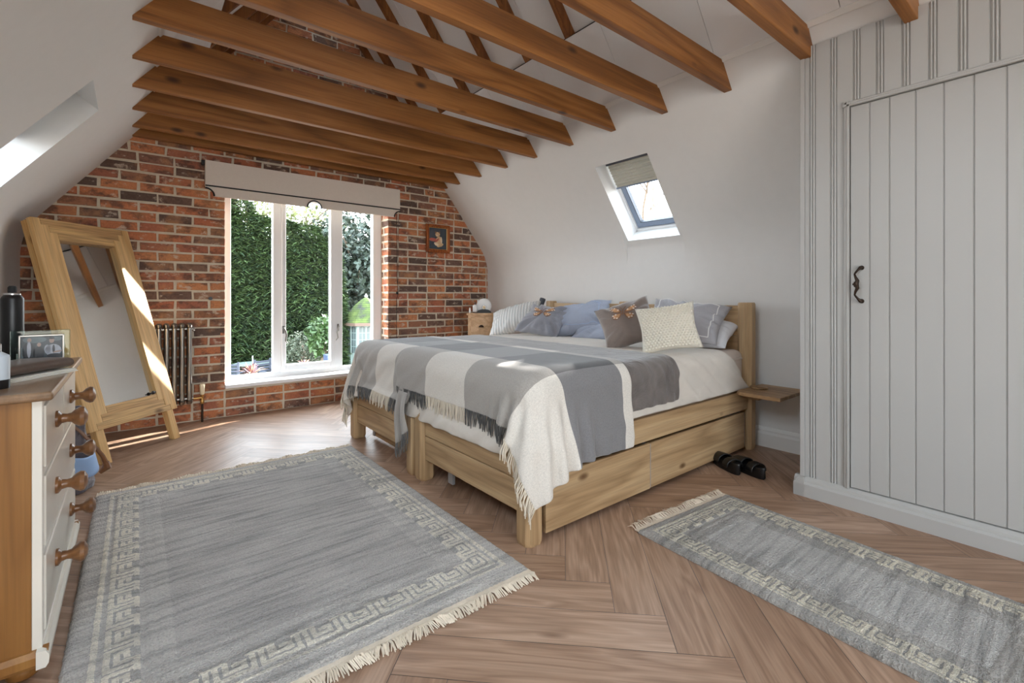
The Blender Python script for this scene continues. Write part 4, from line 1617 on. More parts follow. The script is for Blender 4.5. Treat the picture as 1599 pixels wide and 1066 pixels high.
def wrinkle(P, uv, amp, seed, zt=.66, freq=9.0, slant=.6):
    r = np.random.default_rng(seed)
    du = np.gradient(P, axis=0)
    dv = np.gradient(P, axis=1)
    n = np.cross(du, dv)
    n /= np.linalg.norm(n, axis=-1, keepdims=True) + 1e-9
    U, V_ = uv[..., 0], uv[..., 1]
    h = 0
    for q in range(5):
        f = freq * r.uniform(.7, 1.8)
        sl = slant * r.uniform(.3, 1.4)
        w = np.sin(f * 2.1 * (U + sl * V_) + 1.8 * np.sin(f * .6 * V_ + r.uniform(0, 6)) + r.uniform(0, 6))
        h = h + r.uniform(.4, 1) * (1 - np.abs(w)) ** 1.5 * (1 if q % 2 else -1)
    side = np.clip((zt + .03 - P[..., 2]) / .08, .18, 1)
    sgn = np.sign(np.nanmean((n * np.array([0, 0, 1.0])).sum(-1))) or 1
    return P + n * (h * amp * side * sgn)[..., None]


def cloth_obj(name, P, uv, mat, label, cat, group=None, thick=0.006, base=None):
    mb = MB()
    bad = np.isnan(P).any(-1)
    if bad.any():
        idx = -np.ones(bad.shape, int)
        idx[~bad] = np.arange((~bad).sum())
        fs, us = [], []
        for i in range(P.shape[0] - 1):
            for j in range(P.shape[1] - 1):
                q = ((i, j), (i + 1, j), (i + 1, j + 1), (i, j + 1))
                if not any(bad[a] for a in q):
                    fs.append(tuple(int(idx[a]) for a in q))
                    us.append([tuple(uv[a]) for a in q])
        mb.add([tuple(map(float, p)) for p in P[~bad]], fs, 0, 0.0, us)
    else:
        mb.grid(P, uv=uv)
    b = base or tuple(np.nanmean(P.reshape(-1, 3), axis=0))
    root = thing(name, b, label, cat, group)
    ob = mb.build('fabric', mat, root, smooth=True, angle=180, solid=thick, subdiv=1)
    return root


def fringe(P, uv, edge, mat, root, ln=.075, step=2, seed=5):
    """strands hanging from one grid edge"""
    r_ = random.Random(seed)
    line = P[0] if edge == 'x0' else P[:, 0]
    inner = P[2] if edge == 'x0' else P[:, 2]
    uvl = uv[0] if edge == 'x0' else uv[:, 0]
    mb = MB()
    n = len(line)
    for i in range(n - 1):
        for s in range(step):
            f = (s + r_.uniform(.2, .8)) / step
            p = Vector(line[i] * (1 - f) + line[i + 1] * f)
            q = Vector(inner[i] * (1 - f) + inner[i + 1] * f)
            d = (p - q).normalized()
            d = (d * .55 + Vector((0, 0, -.8)) + Vector((r_.uniform(-.22, .22), r_.uniform(-.28, .28), 0))).normalized()
            e = Vector((r_.uniform(-.12, .12), r_.uniform(-.2, .2), -1)).normalized()
            L = ln * r_.uniform(.85, 1.12)
            u_ = uvl[i] * (1 - f) + uvl[i + 1] * f
            a, b, c = p - d * .006, p + d * L * .5, p + d * L * .5 + e * L * .5
            mb.tube([a, b, c], [.0026, .0029, .0017], 5, uv=(float(u_[0]), float(u_[1])))
    return mb.build('fringe', mat, root, smooth=True)


P, uv = drape(1.215 - .26, 2.86, 1.41 - .215, 3.36 + .25, .024, .006, seed=3, wob=.003, pin=lambda U, V: (U > 1.5) & (V > 1.65) & (V < 3.1), cut=lambda U, V: (U < 1.26) & (V < 1.50))
near = np.clip((1.48 - P[..., 1]) / .06, 0, 1) * np.clip((uv[..., 0] - 1.9) / .9, 0, 1)
P[..., 0] += near * np.clip(.69 - P[..., 2], 0, 1) * 1.0
P = wrinkle(P, uv, .012, 51, freq=7, slant=.9)
sheet = cloth_obj('duvet', P, uv, M['sheet'], 'cream cotton duvet cover spread over both beds and hanging over the sides', 'duvet', thick=.004)
P, uv = drape(1.78, 2.30, 1.41 - .195, 3.36 + .2, .021, .017, seed=8, wob=.006, pin=lambda U, V: (V > 1.65) & (V < 3.1))
P = wrinkle(P, uv, .008, 52, freq=12)
bsp = cloth_obj('bedspread', P, uv, M['taupe'], 'dark taupe velvet bedspread lying across the middle of the beds', 'bedspread', thick=.006)
P, uv = drape(1.215 - .165, 1.862, 1.41 - .335, 2.60, .0175, .032, seed=12, wob=.006, steps=150, pin=lambda U, V: (U > 1.40) & (V > 1.62) & (V < 2.5))
P = wrinkle(P, uv, .0035, 53, freq=8)
thn = cloth_obj('throw_blanket', P, uv, M['throw_near'], 'grey and cream check wool throw hanging over the near corner of the bed', 'blanket', 'check throws on the bed foot', .006)
fringe(P, uv, 'x0', M['fringe_near'], thn)
P, uv = drape(1.215 - .225, 1.862, 2.415, 3.36 + .30, .0185, .026, seed=17, wob=.007, pin=lambda U, V: (U > 1.40) & (V < 3.2) & (V > 2.45))
P = wrinkle(P, uv, .0045, 54, freq=8)
thf = cloth_obj('throw_blanket', P, uv, M['throw_far'], 'grey and cream check wool throw over the bed foot beside the window', 'blanket', 'check throws on the bed foot', .006)
fringe(P, uv, 'x0', M['fringe_far'], thf, seed=6)
# the far throw's loose corner hanging down between the two bed frames
nu, nv = 14, 12
T = np.zeros((nu, nv, 3))
TU = np.zeros((nu, nv, 2))
for i in range(nu):
    a = i / (nu - 1)
    for j in range(nv):
        b = j / (nv - 1)
        y = 2.50 - .115 * a + .012 * math.sin(5 * b)
        z = .47 - .235 * b + .05 * (a - .5) * b - .05 * (1 - a) * b
        T[i, j] = (1.186 - .018 * math.sin(b * 2.6) - .016 * math.sin(a * 9 + b) * b, y, z)
        TU[i, j] = (1.1, 2.41 + .2 * a)
mb = MB()
mb.grid(T, uv=TU)
mb.build('hanging_corner', M['throw_far'], thf, smooth=True, angle=180, solid=.006, subdiv=1)
TT = np.stack([T[:, -1 - k_] for k_ in range(3)], 0)
TTu = np.stack([TU[:, -1]] * 3, 0)
fringe(TT, TTu, 'x0', M['fringe_far'], thf, .075, 2, 9)


# ------------------------------------------------------------- pillows and cushions
def pillow(name, loc, w, h, t, yaw, tilt, roll, mat, label, cat, seed=1, pinch=.10, crease=.010, group=None, sag=0.0):
    """loc = centre of the lower edge; width along local a, height along b, thickness along c.
    yaw turns the cushion about z (0 = faces -x), tilt leans it back from upright."""
    n = 28
    r_ = np.random.default_rng(seed)
    a = np.linspace(-1, 1, n)
    A, B = np.meshgrid(a, a, indexing='ij')
    thk = (np.clip(1 - np.abs(A) ** 2.4, 0, 1) ** .55) * (np.clip(1 - np.abs(B) ** 2.4, 0, 1) ** .55)
    pa = A * (1 - pinch * (1 - A * A) * 0 - pinch * (1 - np.abs(B) ** 1.5) * np.abs(A) ** 3)
    pb = B * (1 - pinch * (1 - np.abs(A) ** 1.5) * np.abs(B) ** 3)
    ang = np.arctan2(B, A)
    rad = np.hypot(A, B)
    wr_ = sum(r_.uniform(.3, 1) * np.sin(f * ang + p + 2.5 * rad) for f, p in zip((5, 9, 13, 17), r_.uniform(0, 6, 4)))
    wr_ = wr_ * crease * np.clip(rad, 0, 1) ** 2 * (thk ** .5)
    ca, sa = math.cos(yaw), math.sin(yaw)
    ax = Vector((-sa * 0 + 0, -1, 0))
    ax = Vector((-sa, -ca, 0))                    # width direction
    nf = Vector((-ca, sa, 0))                     # facing direction when upright
    up = Vector((0, 0, math.cos(tilt))) - nf * math.sin(tilt)
    nr = nf * math.cos(tilt) + Vector((0, 0, math.sin(tilt)))
    if roll:
        q = Matrix.Rotation(roll, 3, nr)
        ax, up = q @ ax, q @ up
    o = Vector(loc) + up * (h / 2)
    mb = MB()
    fr_, bk_ = np.zeros((n, n, 3)), np.zeros((n, n, 3))
    for i in range(n):
        for j in range(n):
            base = o + ax * (pa[i, j] * w / 2) + up * (pb[i, j] * h / 2 - sag * (1 - B[i, j] ** 2) * 0)
            fr_[i, j] = base + nr * (thk[i, j] * t / 2 + wr_[i, j])
            bk_[i, j] = base - nr * (thk[i, j] * t / 2 - .3 * wr_[i, j])
    uvm = np.stack([(A + 1) * w / 2, (B + 1) * h / 2], -1)
    mb.grid(fr_, uv=uvm)
    mb.grid(bk_[::-1], uv=uvm)
    me_root = thing(name, tuple(loc), label, cat, group)
    ob = mb.build('cover', mat, me_root, smooth=True, angle=180)
    bm = bmesh.new()
    bm.from_mesh(ob.data)
    bmesh.ops.remove_doubles(bm, verts=bm.verts, dist=.0004)
    bmesh.ops.recalc_face_normals(bm, faces=bm.faces)
    bm.to_mesh(ob.data)
    bm.free()
    surf = lambda u, v: (Vector(fr_[int(round((u + 1) / 2 * (n - 1))), int(round((v + 1) / 2 * (n - 1)))]))

    def S(u, v, lift=0.0):
        fi, fj = min(max((u + 1) / 2 * (n - 1), 0), n - 1.001), min(max((v + 1) / 2 * (n - 1), 0), n - 1.001)
        i, j = int(fi), int(fj)
        f, g_ = fi - i, fj - j
        p = (fr_[i, j] * (1 - f) + fr_[i + 1, j] * f) * (1 - g_) + (fr_[i, j + 1] * (1 - f) + fr_[i + 1, j + 1] * f) * g_
        return Vector(p) + nr * lift
    return me_root, S, fr_


def butterfly(root, S, cu, cv, sc, rot):
    """appliqued butterfly: two pairs of wings with pale edge spots"""
    c_, s_ = math.cos(rot), math.sin(rot)
    T_ = lambda a, b: (cu + sc * (a * c_ - b * s_), cv + sc * (a * s_ + b * c_))
    mb = MB()

    def wing(pts, lift, mi):
        P_ = [S(*T_(a, b), lift) for a, b in pts]
        cm = sum((p for p in P_), Vector()) / len(P_)
        mb.add([tuple(cm)] + [tuple(p) for p in P_], [(0, 1 + i, 1 + (i + 1) % len(P_)) for i in range(len(P_))], mi)
    for sg in (-1, 1):
        fw = [(.04, .05), (.25, .35), (.55, .62), (.85, .70), (.98, .52), (.86, .28), (.62, .10), (.30, .0)]
        hw = [(.04, -.02), (.35, -.03), (.66, -.08), (.80, -.30), (.68, -.55), (.42, -.62), (.20, -.42)]
        for w_, l_ in ((fw, .004), (hw, .003)):
            wing([(a * sg, b) for a, b in w_], l_, 0)
            cx_ = sum(a for a, b in w_) / len(w_)
            cy_ = sum(b for a, b in w_) / len(w_)
            wing([((cx_ + (a - cx_) * .68) * sg, cy_ + (b - cy_) * .68) for a, b in w_], l_ + .002, 1)
        for a, b in ((.80, .60), (.90, .46), (.76, .30), (.62, .52), (.70, -.24), (.62, -.44), (.42, -.50), (.50, -.18), (.34, .26)):
            wing([(a * sg + .07 * math.cos(q), b + .055 * math.sin(q)) for q in np.linspace(0, 2 * PI, 9)[:-1]], .0085, 2)
    wing([(.035 * math.cos(q), -.05 + .28 * math.sin(q)) for q in np.linspace(0, 2 * PI, 11)[:-1]], .010, 0)
    for sg in (-1, 1):
        mb.tube([S(*T_(0, .2), .009), S(*T_(.10 * sg, .42), .010), S(*T_(.22 * sg, .58), .010)], .002, 5, 0)
    mb.build('butterfly', [M['wing_dark'], M['wing_orange'], M['wing_pale']], root)


def piping(root, fr_, inset=1, r=.004, mat=None):
    n = fr_.shape[0]
    k_ = inset
    loop = [fr_[i, k_] for i in range(k_, n - k_)] + [fr_[n - 1 - k_, j] for j in range(k_, n - k_)] + [fr_[i, n - 1 - k_] for i in range(n - 1 - k_, k_ - 1, -1)] + [fr_[k_, j] for j in range(n - 1 - k_, k_ - 1, -1)]
    mb = MB()
    mb.tube([tuple(p) for p in loop], r, 6)
    mb.build('piping', mat or M['piping'], root, smooth=True)


ZT = .690
D = math.radians
# against the headboard
pillow('pillow', (2.945, 1.72, ZT - .005), .48, .28, .15, D(-8), D(58), D(-6), M['white_cotton'], 'white pillow lying under the silver pillow by the near headboard post', 'pillow', 31)
r_, S, f_ = pillow('pillow', (2.835, 1.76, ZT + .03), .54, .33, .15, D(-14), D(42), D(-8), M['silver_satin'], 'silver grey pillow with white piping by the near headboard post', 'pillow', 32, crease=.016)
piping(r_, f_, 3, .0035)
r_, S, f_ = pillow('pillow', (2.855, 2.69, ZT), .58, .37, .17, D(-18), D(48), D(14), M['lilac'], 'lilac blue pillow tilted against the middle of the headboard', 'pillow', 33, crease=.018)
piping(r_, f_, 4, .003, M['blue_cotton'])
pillow('pillow', (2.84, 2.46, ZT - .02), .50, .34, .13, D(-10), D(70), 0, M['lilac'], 'lilac blue pillow lying flat beneath the tilted pillow in the middle', 'pillow', 34, crease=.014)
r_, S, f_ = pillow('pillow', (2.78, 3.41, ZT - .01), .52, .40, .17, D(-16), D(52), D(24), M['ribbed'], 'pale ribbed pillow leaning at the bedside cabinet end of the bed', 'pillow', 35)
# loose cushions in front
r_, S, f_ = pillow('cushion', (2.64, 2.96, ZT), .42, .36, .15, D(-26), D(52), D(-10), M['grey_velvet'], 'grey velvet cushion with a butterfly next to the ribbed pillow', 'cushion', 36, crease=.016)
butterfly(r_, S, -.02, .12, .50, D(10))
r_, S, f_ = pillow('cushion', (2.53, 1.86, ZT + .0), .37, .33, .15, D(-32), D(30), D(20), M['brown_velvet'], 'grey brown cushion with a butterfly leaning beside the cream knitted cushion', 'cushion', 37, crease=.012)
butterfly(r_, S, -.05, .30, .5, D(-14))
r_, S, f_ = pillow('cushion', (2.46, 1.545, ZT - .006), .345, .29, .13, D(-36), D(20), D(9), M['pillow_cream'], 'cream bobble knit cushion standing at the near edge of the bed', 'cushion', 38, crease=.004)
# knitted relief: rows of small loops, one mesh
mb = MB()
for iu in range(17):
    for iv in range(19):
        u = -.88 + 1.76 * iu / 16 + (.052 if iv % 2 else 0)
        v = -.88 + 1.76 * iv / 18
        if abs(u) > .9:
            continue
        a_ = S(u - .045, v - .012, -.001)
        b_ = S(u, v, .006)
        c_ = S(u + .045, v + .012, -.001)
        mb.tube([a_, b_, c_], [.003, .006, .003], 5)
kn = mb.build('knit_loops', M['pillow_cream'], r_, smooth=True)
kn['kind'] = 'stuff'

# ------------------------------------------------------------- bedside cabinet in the corner
na = math.radians(-36)
NA = V3(math.cos(na), math.sin(na), 0)          # width, left to right seen from the room
NB = V3(math.sin(-na), -0, 0)
NB = V3(-math.sin(na), math.cos(na), 0)         # depth, away from the camera
no = V3(2.695, 4.055, 0)
FN_ = (no, NA, NB, V3(0, 0, 1))
ns = thing('bedside_cabinet', no + NA * .13, 'narrow pale wooden bedside cabinet with a cup handle in the far corner', 'bedside cabinet')
NW, NDp, NH = .262, .235, .835
mb = MB()
mb.fbox(FN_, 0, NW, .012, NDp, .05, NH - .02)
mb.build('carcass', M['stand_wood'], ns, bevel=0.003)
mb = MB()
mb.fbox(FN_, -.014, NW + .014, -.012, NDp, NH - .02, NH)
mb.build('top', M['stand_wood'], ns, bevel=0.004)
for z0, z1 in ((.60, .795), (.36, .58)):
    mb = MB()
    mb.fbox(FN_, .030, NW - .018, .004, .02, z0, z1)
    d_ = mb.build('drawer', M['stand_wood'], ns, bevel=0.004)
    mb = MB()
    cz_ = (z0 + z1) / 2
    Pq = np.zeros((9, 6, 3))
    for i in range(9):
        q = PI * i / 8
        for j in range(6):
            ph_ = (PI / 2) * j / 5
            Pq[i, j] = no + NA * (NW / 2 + .006 - .026 * math.cos(q) * math.cos(ph_ * .9)) + NB * (.004 - .018 * math.sin(ph_)) + V3(0, 0, cz_ - .008 + .024 * math.sin(q) * math.cos(ph_))
    mb.grid(Pq)
    mb.build('cup_handle', M['metal_dark'], d_, smooth=True, solid=.002)
for a0 in (.0, NW - .03):
    for b0 in (.014, NDp - .03):
        mb = MB()
        mb.fbox(FN_, a0, a0 + .03, b0, b0 + .03, 0, .05)
        mb.build('foot', M['stand_wood'], ns)
nt_ = lambda a, b, z=NH: tuple(no + NA * a + NB * b + V3(0, 0, z))
lp = thing('wake_up_light', nt_(.165, .10), 'round white bedside light on a black base on the corner cabinet', 'lamp')
mb = MB()
mb.lathe([(.066, 0), (.078, .006), (.080, .03), (.074, .042), (.05, .05)], Vector(nt_(.165, .14)) + V3(0, 0, .074), -NB, 36)
mb.build('light_disc', M['white_plastic'], lp, smooth=True)
mb = MB()
mb.lathe([(.026, 0), (.026, .008), (.022, .014)], Vector(nt_(.165, .10)) + V3(0, 0, .058) - NB * .006, -NB, 24)
mb.build('centre_ring', M['silver'], lp, smooth=True)
mb = MB()
mb.lathe([(.017, 0), (.017, .012), (.008, .018)], Vector(nt_(.165, .10)) + V3(0, 0, .058) - NB * .010, -NB, 20)
mb.build('centre', M['lens_warm'], lp, smooth=True)
mb = MB()
arcp = [(-.076, 0), (.076, 0)] + [(.076 * math.cos(q), .040 * math.sin(q) ** .8 if q < PI else 0) for q in np.linspace(.08, PI - .08, 14)]
mb.prism(arcp, (Vector(nt_(.165, .085)), NA, V3(0, 0, 1), NB), -.012, .012)
mb.build('base', M['black'], lp)
lb = thing('lotion_bottle', nt_(.072, .09), 'white pump bottle on the corner cabinet beside the round light', 'bottle')
mb = MB()
mb.lathe([(.024, 0), (.026, .004), (.026, .072), (.020, .082), (.010, .088)], nt_(.072, .09), (0, 0, 1), 20)
mb.build('body', M['white_plastic'], lb, smooth=True)
mb = MB()
mb.lathe([(.0265, 0), (.0265, .012)], nt_(.072, .09, NH + .0005), (0, 0, 1), 20)
mb.build('band', M['leather'], lb, smooth=True)
mb = MB()
mb.lathe([(.010, 0), (.010, .012), (.005, .014), (.005, .03)], nt_(.072, .09, NH + .086), (0, 0, 1), 12)
mb.build('pump', M['leather'], lb, smooth=True)
tb = thing('cream_tube', nt_(.098, .135), 'slim white tube behind the pump bottle on the corner cabinet', 'tube')
mb = MB()
mb.lathe([(.012, 0), (.013, .10), (.010, .118), (.010, .135)], nt_(.103, .155), (0, 0, 1), 14)
mb.build('body', M['white_plastic'], tb, smooth=True)
mb = MB()
mb.lathe([(.009, 0), (.010, .004), (.010, .04), (.006, .046), (.006, .056)], nt_(.018, .06), (0, 0, 1), 12)
tag(mb.build('small_jar', M['white_plastic'], smooth=True, base=nt_(.018, .06)), 'tiny white pot at the left edge of the corner cabinet top', 'pot')
# small reading lamp clipped at the head of the far bed
rl = thing('reading_lamp', (3.20, 3.44, .66), 'small dark grey lamp head standing behind the ribbed pillow', 'lamp')
mb = MB()
mb.tube([(3.20, 3.46, .0), (3.20, 3.46, .86), (3.18, 3.455, .90), (3.165, 3.45, .925)], .006, 8)
mb.lathe([(.05, 0), (.05, .012), (.012, .016)], (3.20, 3.46, 0), (0, 0, 1), 18)
mb.build('stem', M['dark_line'], rl, smooth=True)
mb = MB()
mb.lathe([(.020, 0), (.026, .006), (.030, .07), (.026, .082), (.004, .086)], (3.158, 3.452, .912), (.22, -.22, 1), 16)
mb.build('head', M['dark_line'], rl, smooth=True)

# ------------------------------------------------------------- shoes
def shoe(name, cx, cy, yaw, label):
    c_, s_ = math.cos(yaw), math.sin(yaw)
    T_ = lambda a, b, z: (cx + a * c_ - b * s_, cy + a * s_ + b * c_, z)
    rt = thing(name, (cx, cy, 0), label, 'shoe', 'pair of black platform sandals')
    N = 26
    outline = []
    for i in range(N):
        q = 2 * PI * i / N
        a = .122 * math.cos(q)
        w = .040 + .008 * math.cos(q) + .004 * math.cos(2 * q)
        outline.append((a, w * math.sin(q) + .006 * math.cos(q)))
    mb = MB()
    rings = [(.92, .0), (.98, .010), (.95, .030), (1.0, .044), (.97, .052)]
    vs = []
    for s, z in rings:
        vs += [T_(a * s, b * s, z + (.012 * max(0, -a / .122) if z > .02 else 0)) for a, b in outline]
    fs = []
    for r in range(len(rings) - 1):
        for i in range(N):
            j = (i + 1) % N
            fs.append((r * N + i, r * N + j, (r + 1) * N + j, (r + 1) * N + i))
    fs += [tuple(range(N - 1, -1, -1)), tuple(range((len(rings) - 1) * N, len(rings) * N))]
    mb.add(vs, fs)
    mb.build('sole', M['rubber'], rt, smooth=True, angle=50)
    for nm_, a0, a1, ht in (('toe_strap', .005, .100, .050), ('heel_strap', -.080, -.030, .046)):
        Pq = np.zeros((6, 15, 3))
        for i in range(6):
            a = a0 + (a1 - a0) * i / 5
            wd_ = .047 - (.010 if a > .07 else 0)
            for j in range(15):
                q = PI * j / 14
                hh = ht * (1 - .25 * (i / 5 if nm_ == 'toe_strap' else 0))
                Pq[i, j] = T_(a, -wd_ * math.cos(q) + .006 * a / .122, .030 + hh * math.sin(q) ** .8)
        mb = MB()
        mb.grid(Pq)
        mb.build(nm_, M['rubber'], rt, smooth=True, solid=.007, subdiv=1)
    return rt


shoe('sandal', 2.705, 1.345, math.radians(56), 'black platform sandal on the floor nearer the bed drawer')
shoe('sandal', 2.735, 1.235, math.radians(64), 'black platform sandal on the floor farther from the bed drawer')
# ------------------------------------------------------------- rugs with a meander border
HOOK = [
    "#########.",
    "#.......#.",
    "#.#####.#.",
    "#.#...#.#.",
    "#.#.###.#.",
    "#.#.....#.",
    "###....###"]
# lines two cells wide, grooves one cell wide
MOTIF = []
for q, row in enumerate(HOOK):
    wide = "".join(ch * (2 if p % 2 == 0 else 1) for p, ch in enumerate(row))
    MOTIF += [wide] * (2 if q % 2 == 0 else 1)


def rug(name, x0, y0, nx, ny, cell, rot, mat, label, fr_ends, th=.02, seed=1, tuft=.010, flen=.042, bands=(8, 2, 2, 11, 2, 2, 7), dens=.0030, rad=.0028):
    """nx, ny cells; origin corner (x0,y0) rotated by rot"""
    c_, s_ = math.cos(rot), math.sin(rot)
    T_ = lambda a, b, z: (x0 + a * c_ - b * s_, y0 + a * s_ + b * c_, z)
    root = thing(name, T_(nx * cell / 2, ny * cell / 2, 0), label, 'rug')
    r_ = np.random.default_rng(seed)
    edges = np.cumsum((0,) + bands)
    val = np.zeros((nx, ny))
    lev = np.zeros((nx, ny))
    for i in range(nx):
        for j in range(ny):
            dl, dr, db, dt = i, nx - 1 - i, j, ny - 1 - j
            d = min(dl, dr, db, dt)
            if d >= edges[-1]:
                v = .01 + .2 * 0
            else:
                b = int(np.searchsorted(edges, d, side='right') - 1)
                if b == 1:
                    v = .9
                elif b == 3:
                    if d in (dl, dr):
                        al, L = j - edges[3], ny - 2 * edges[3]
                    else:
                        al, L = i - edges[3], nx - 2 * edges[3]
                    nun = max(1, round(L / 15))
                    ph_ = int((al / L) * nun * 15) % 15
                    ac = d - edges[3]
                    v = .9 if MOTIF[int(ac)][ph_] == '#' else .55
                elif b == 5:
                    v = .9 if False else .46
                else:
                    v = .45 if b in (0, 6) else .4
            val[i, j] = v
            g_ = (d < edges[-1] and d in (edges[2], edges[4], edges[5] - 1, edges[6] + 1)) or d == edges[-1]
            lev[i, j] = (.0045 if v > .6 else 0.0) - (.005 if g_ else 0)
    mb = MB()
    # shared vertices, height from the neighbouring cells
    H = np.zeros((nx + 1, ny + 1))
    cnt = np.zeros((nx + 1, ny + 1))
    for dx in (0, 1):
        for dy in (0, 1):
            H[dx:nx + dx, dy:ny + dy] += lev
            cnt[dx:nx + dx, dy:ny + dy] += 1
    H /= cnt
    H += r_.normal(0, .0007, H.shape)
    ii, jj = np.meshgrid(np.arange(nx + 1), np.arange(ny + 1), indexing='ij')
    de = np.minimum.reduce([ii, nx - ii, jj, ny - jj])
    H += th - np.where(de == 0, .011, np.where(de == 1, .004, np.where(de == 2, .0012, 0)))
    jx = r_.normal(0, .0008, H.shape)
    jy = r_.normal(0, .0008, H.shape)
    vs = [T_(i * cell + jx[i, j], j * cell + jy[i, j], H[i, j]) for i in range(nx + 1) for j in range(ny + 1)]
    o = len(mb.v)
    mb.v.extend(vs)
    W = ny + 1
    for i in range(nx):
        for j in range(ny):
            mb.f.append([i * W + j, (i + 1) * W + j, (i + 1) * W + j + 1, i * W + j + 1])
            mb.mi.append(0)
            mb.rnd.append(float(val[i, j]))
            mb.uv.append(None)
    # skirt down to the floor
    ring = [(i, 0) for i in range(nx)] + [(nx, j) for j in range(ny)] + [(i, ny) for i in range(nx, 0, -1)] + [(0, j) for j in range(ny, 0, -1)]
    b0 = len(mb.v)
    for (i, j) in ring:
        mb.v.append(T_(i * cell, j * cell, .001))
    for q in range(len(ring)):
        q2 = (q + 1) % len(ring)
        a, b = ring[q], ring[q2]
        mb.f.append([a[0] * W + a[1], b[0] * W + b[1], b0 + q2, b0 + q])
        mb.mi.append(0)
        mb.rnd.append(.45)
        mb.uv.append(None)
    mb.build('pile', mat, root, smooth=True, angle=180)
    # cotton ends: woven strip then fringe
    rq = random.Random(seed)
    for end in fr_ends:
        yb = 0.0 if end == 0 else ny * cell
        sg = -1 if end == 0 else 1
        mb = MB()
        vs = []
        n = 60
        for i in range(n + 1):
            a = nx * cell * i / n
            vs += [T_(a, yb - sg * .004, .008), T_(a, yb + sg * .016, .007 + rq.uniform(-.001, .001))]
        fs = [(2 * i, 2 * i + 2, 2 * i + 3, 2 * i + 1) for i in range(n)]
        mb.add(vs, fs)
        mb.build('kilim_end', M['rug_fringe'], root, solid=.003)
        mb = MB()
        nst = int(nx * cell / dens)
        for i in range(nst):
            a = nx * cell * (i + rq.random()) / nst
            wv = .012 * math.sin(a * 23) + .010 * math.sin(a * 51 + 1)
            L = flen + rq.uniform(-.006, .009)
            k_ = rq.uniform(-.010, .010) + wv
            cl_ = (round(a / tuft) * tuft - a) * (.75 if tuft > .012 else .3)
            k_ += cl_ / 1.2
            p0 = T_(a, yb + sg * .014, .006)
            p1 = T_(a + k_ * .5, yb + sg * (.014 + L * .5), .007 + rq.uniform(0, .006) + abs(wv) * .5)
            p2 = T_(a + k_ * 1.2, yb + sg * (.014 + L), .003)
            mb.tube([p0, p1, p2], [rad * .9, rad, rad * .6], 4)
        mb.build('fringe', M['rug_fringe'], root, smooth=True)
    return root


rug('area_rug', -.150, 1.300, 177, 251, .0072, math.radians(-.3), M['rug'], 'large grey blue wool rug with a cream meander border on the open floor', (0, 1), seed=2)
rug('runner_rug', 1.700 - .105 - .03, .0, 110, 203, .0060, math.radians(-4.8), M['runner'], 'narrow grey runner rug with a cream meander border beside the wardrobe', (1,), th=.016, seed=5, tuft=.017, flen=.052, bands=(7, 2, 1, 11, 2, 2, 6), dens=.0050, rad=.0019)
# ------------------------------------------------------------- garden seen through the window
GZ = -1.75
mb = MB()
mb.box(-25, 40, 4.95, 60, GZ - .3, GZ)
struct(mb.build('terrace_ground', M['stone']))


def at_px(u, d):
    """ground point seen in photo column u at depth d (plain trigonometry from the surveyed camera spot)"""
    t = (u - 800.0) / 733.0
    return (d * (.6290 + .7774 * t), d * (.7774 - .6290 * t))


def conifer(x, y, h, r, n, seed, label, mats, group, lean=0.0, spray=.34, top_pow=.55, gaps=0.0):
    rq = random.Random(seed)
    t = thing('conifer_tree', (x, y, GZ), label, 'tree', group)
    mb = MB()
    prof = []
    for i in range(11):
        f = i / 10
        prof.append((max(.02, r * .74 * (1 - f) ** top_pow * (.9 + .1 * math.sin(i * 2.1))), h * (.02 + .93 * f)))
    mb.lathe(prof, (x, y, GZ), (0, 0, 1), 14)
    mb.build('inner_hull', M['leaf_core'], t, smooth=True)  # solid dark hull inside the sprays, added to block light
    mb = MB()
    for i in range(n):
        f = rq.random() ** 1.15
        z = GZ + h * f
        a = rq.uniform(PI * .75, PI * 2.1)                 # the side that faces the house, and round to the flanks
        rad = r * (1 - f) ** top_pow * rq.uniform(.72, 1.08) + .05
        p = Vector((x + rad * math.cos(a), y + rad * math.sin(a), z))
        out = Vector((math.cos(a), math.sin(a), rq.uniform(-.35, .55)))
        side = Vector((-math.sin(a), math.cos(a), rq.uniform(-.7, .7))) * rq.choice((-1, 1))
        d = (out * rq.uniform(.3, .8) + side * rq.uniform(.2, .9)).normalized()
        w = d.cross(Vector((rq.uniform(-.4, .4), rq.uniform(-.4, .4), 1))).normalized()
        L = spray * rq.uniform(.6, 1.25)
        wd = L * .11
        dr = Vector((0, 0, -L * .18))
        mi = 0 if rq.random() < .62 else 1
        pts = [p, p + d * L * .35 + w * wd, p + d * L * .8 + w * wd * .5 + dr * .5, p + d * L + dr, p + d * L * .8 - w * wd * .5 + dr * .5, p + d * L * .35 - w * wd]
        mb.add([tuple(q) for q in pts], [(0, 1, 2, 3), (0, 3, 4, 5)], mi)
    mb.build('foliage', mats, t)
    return t


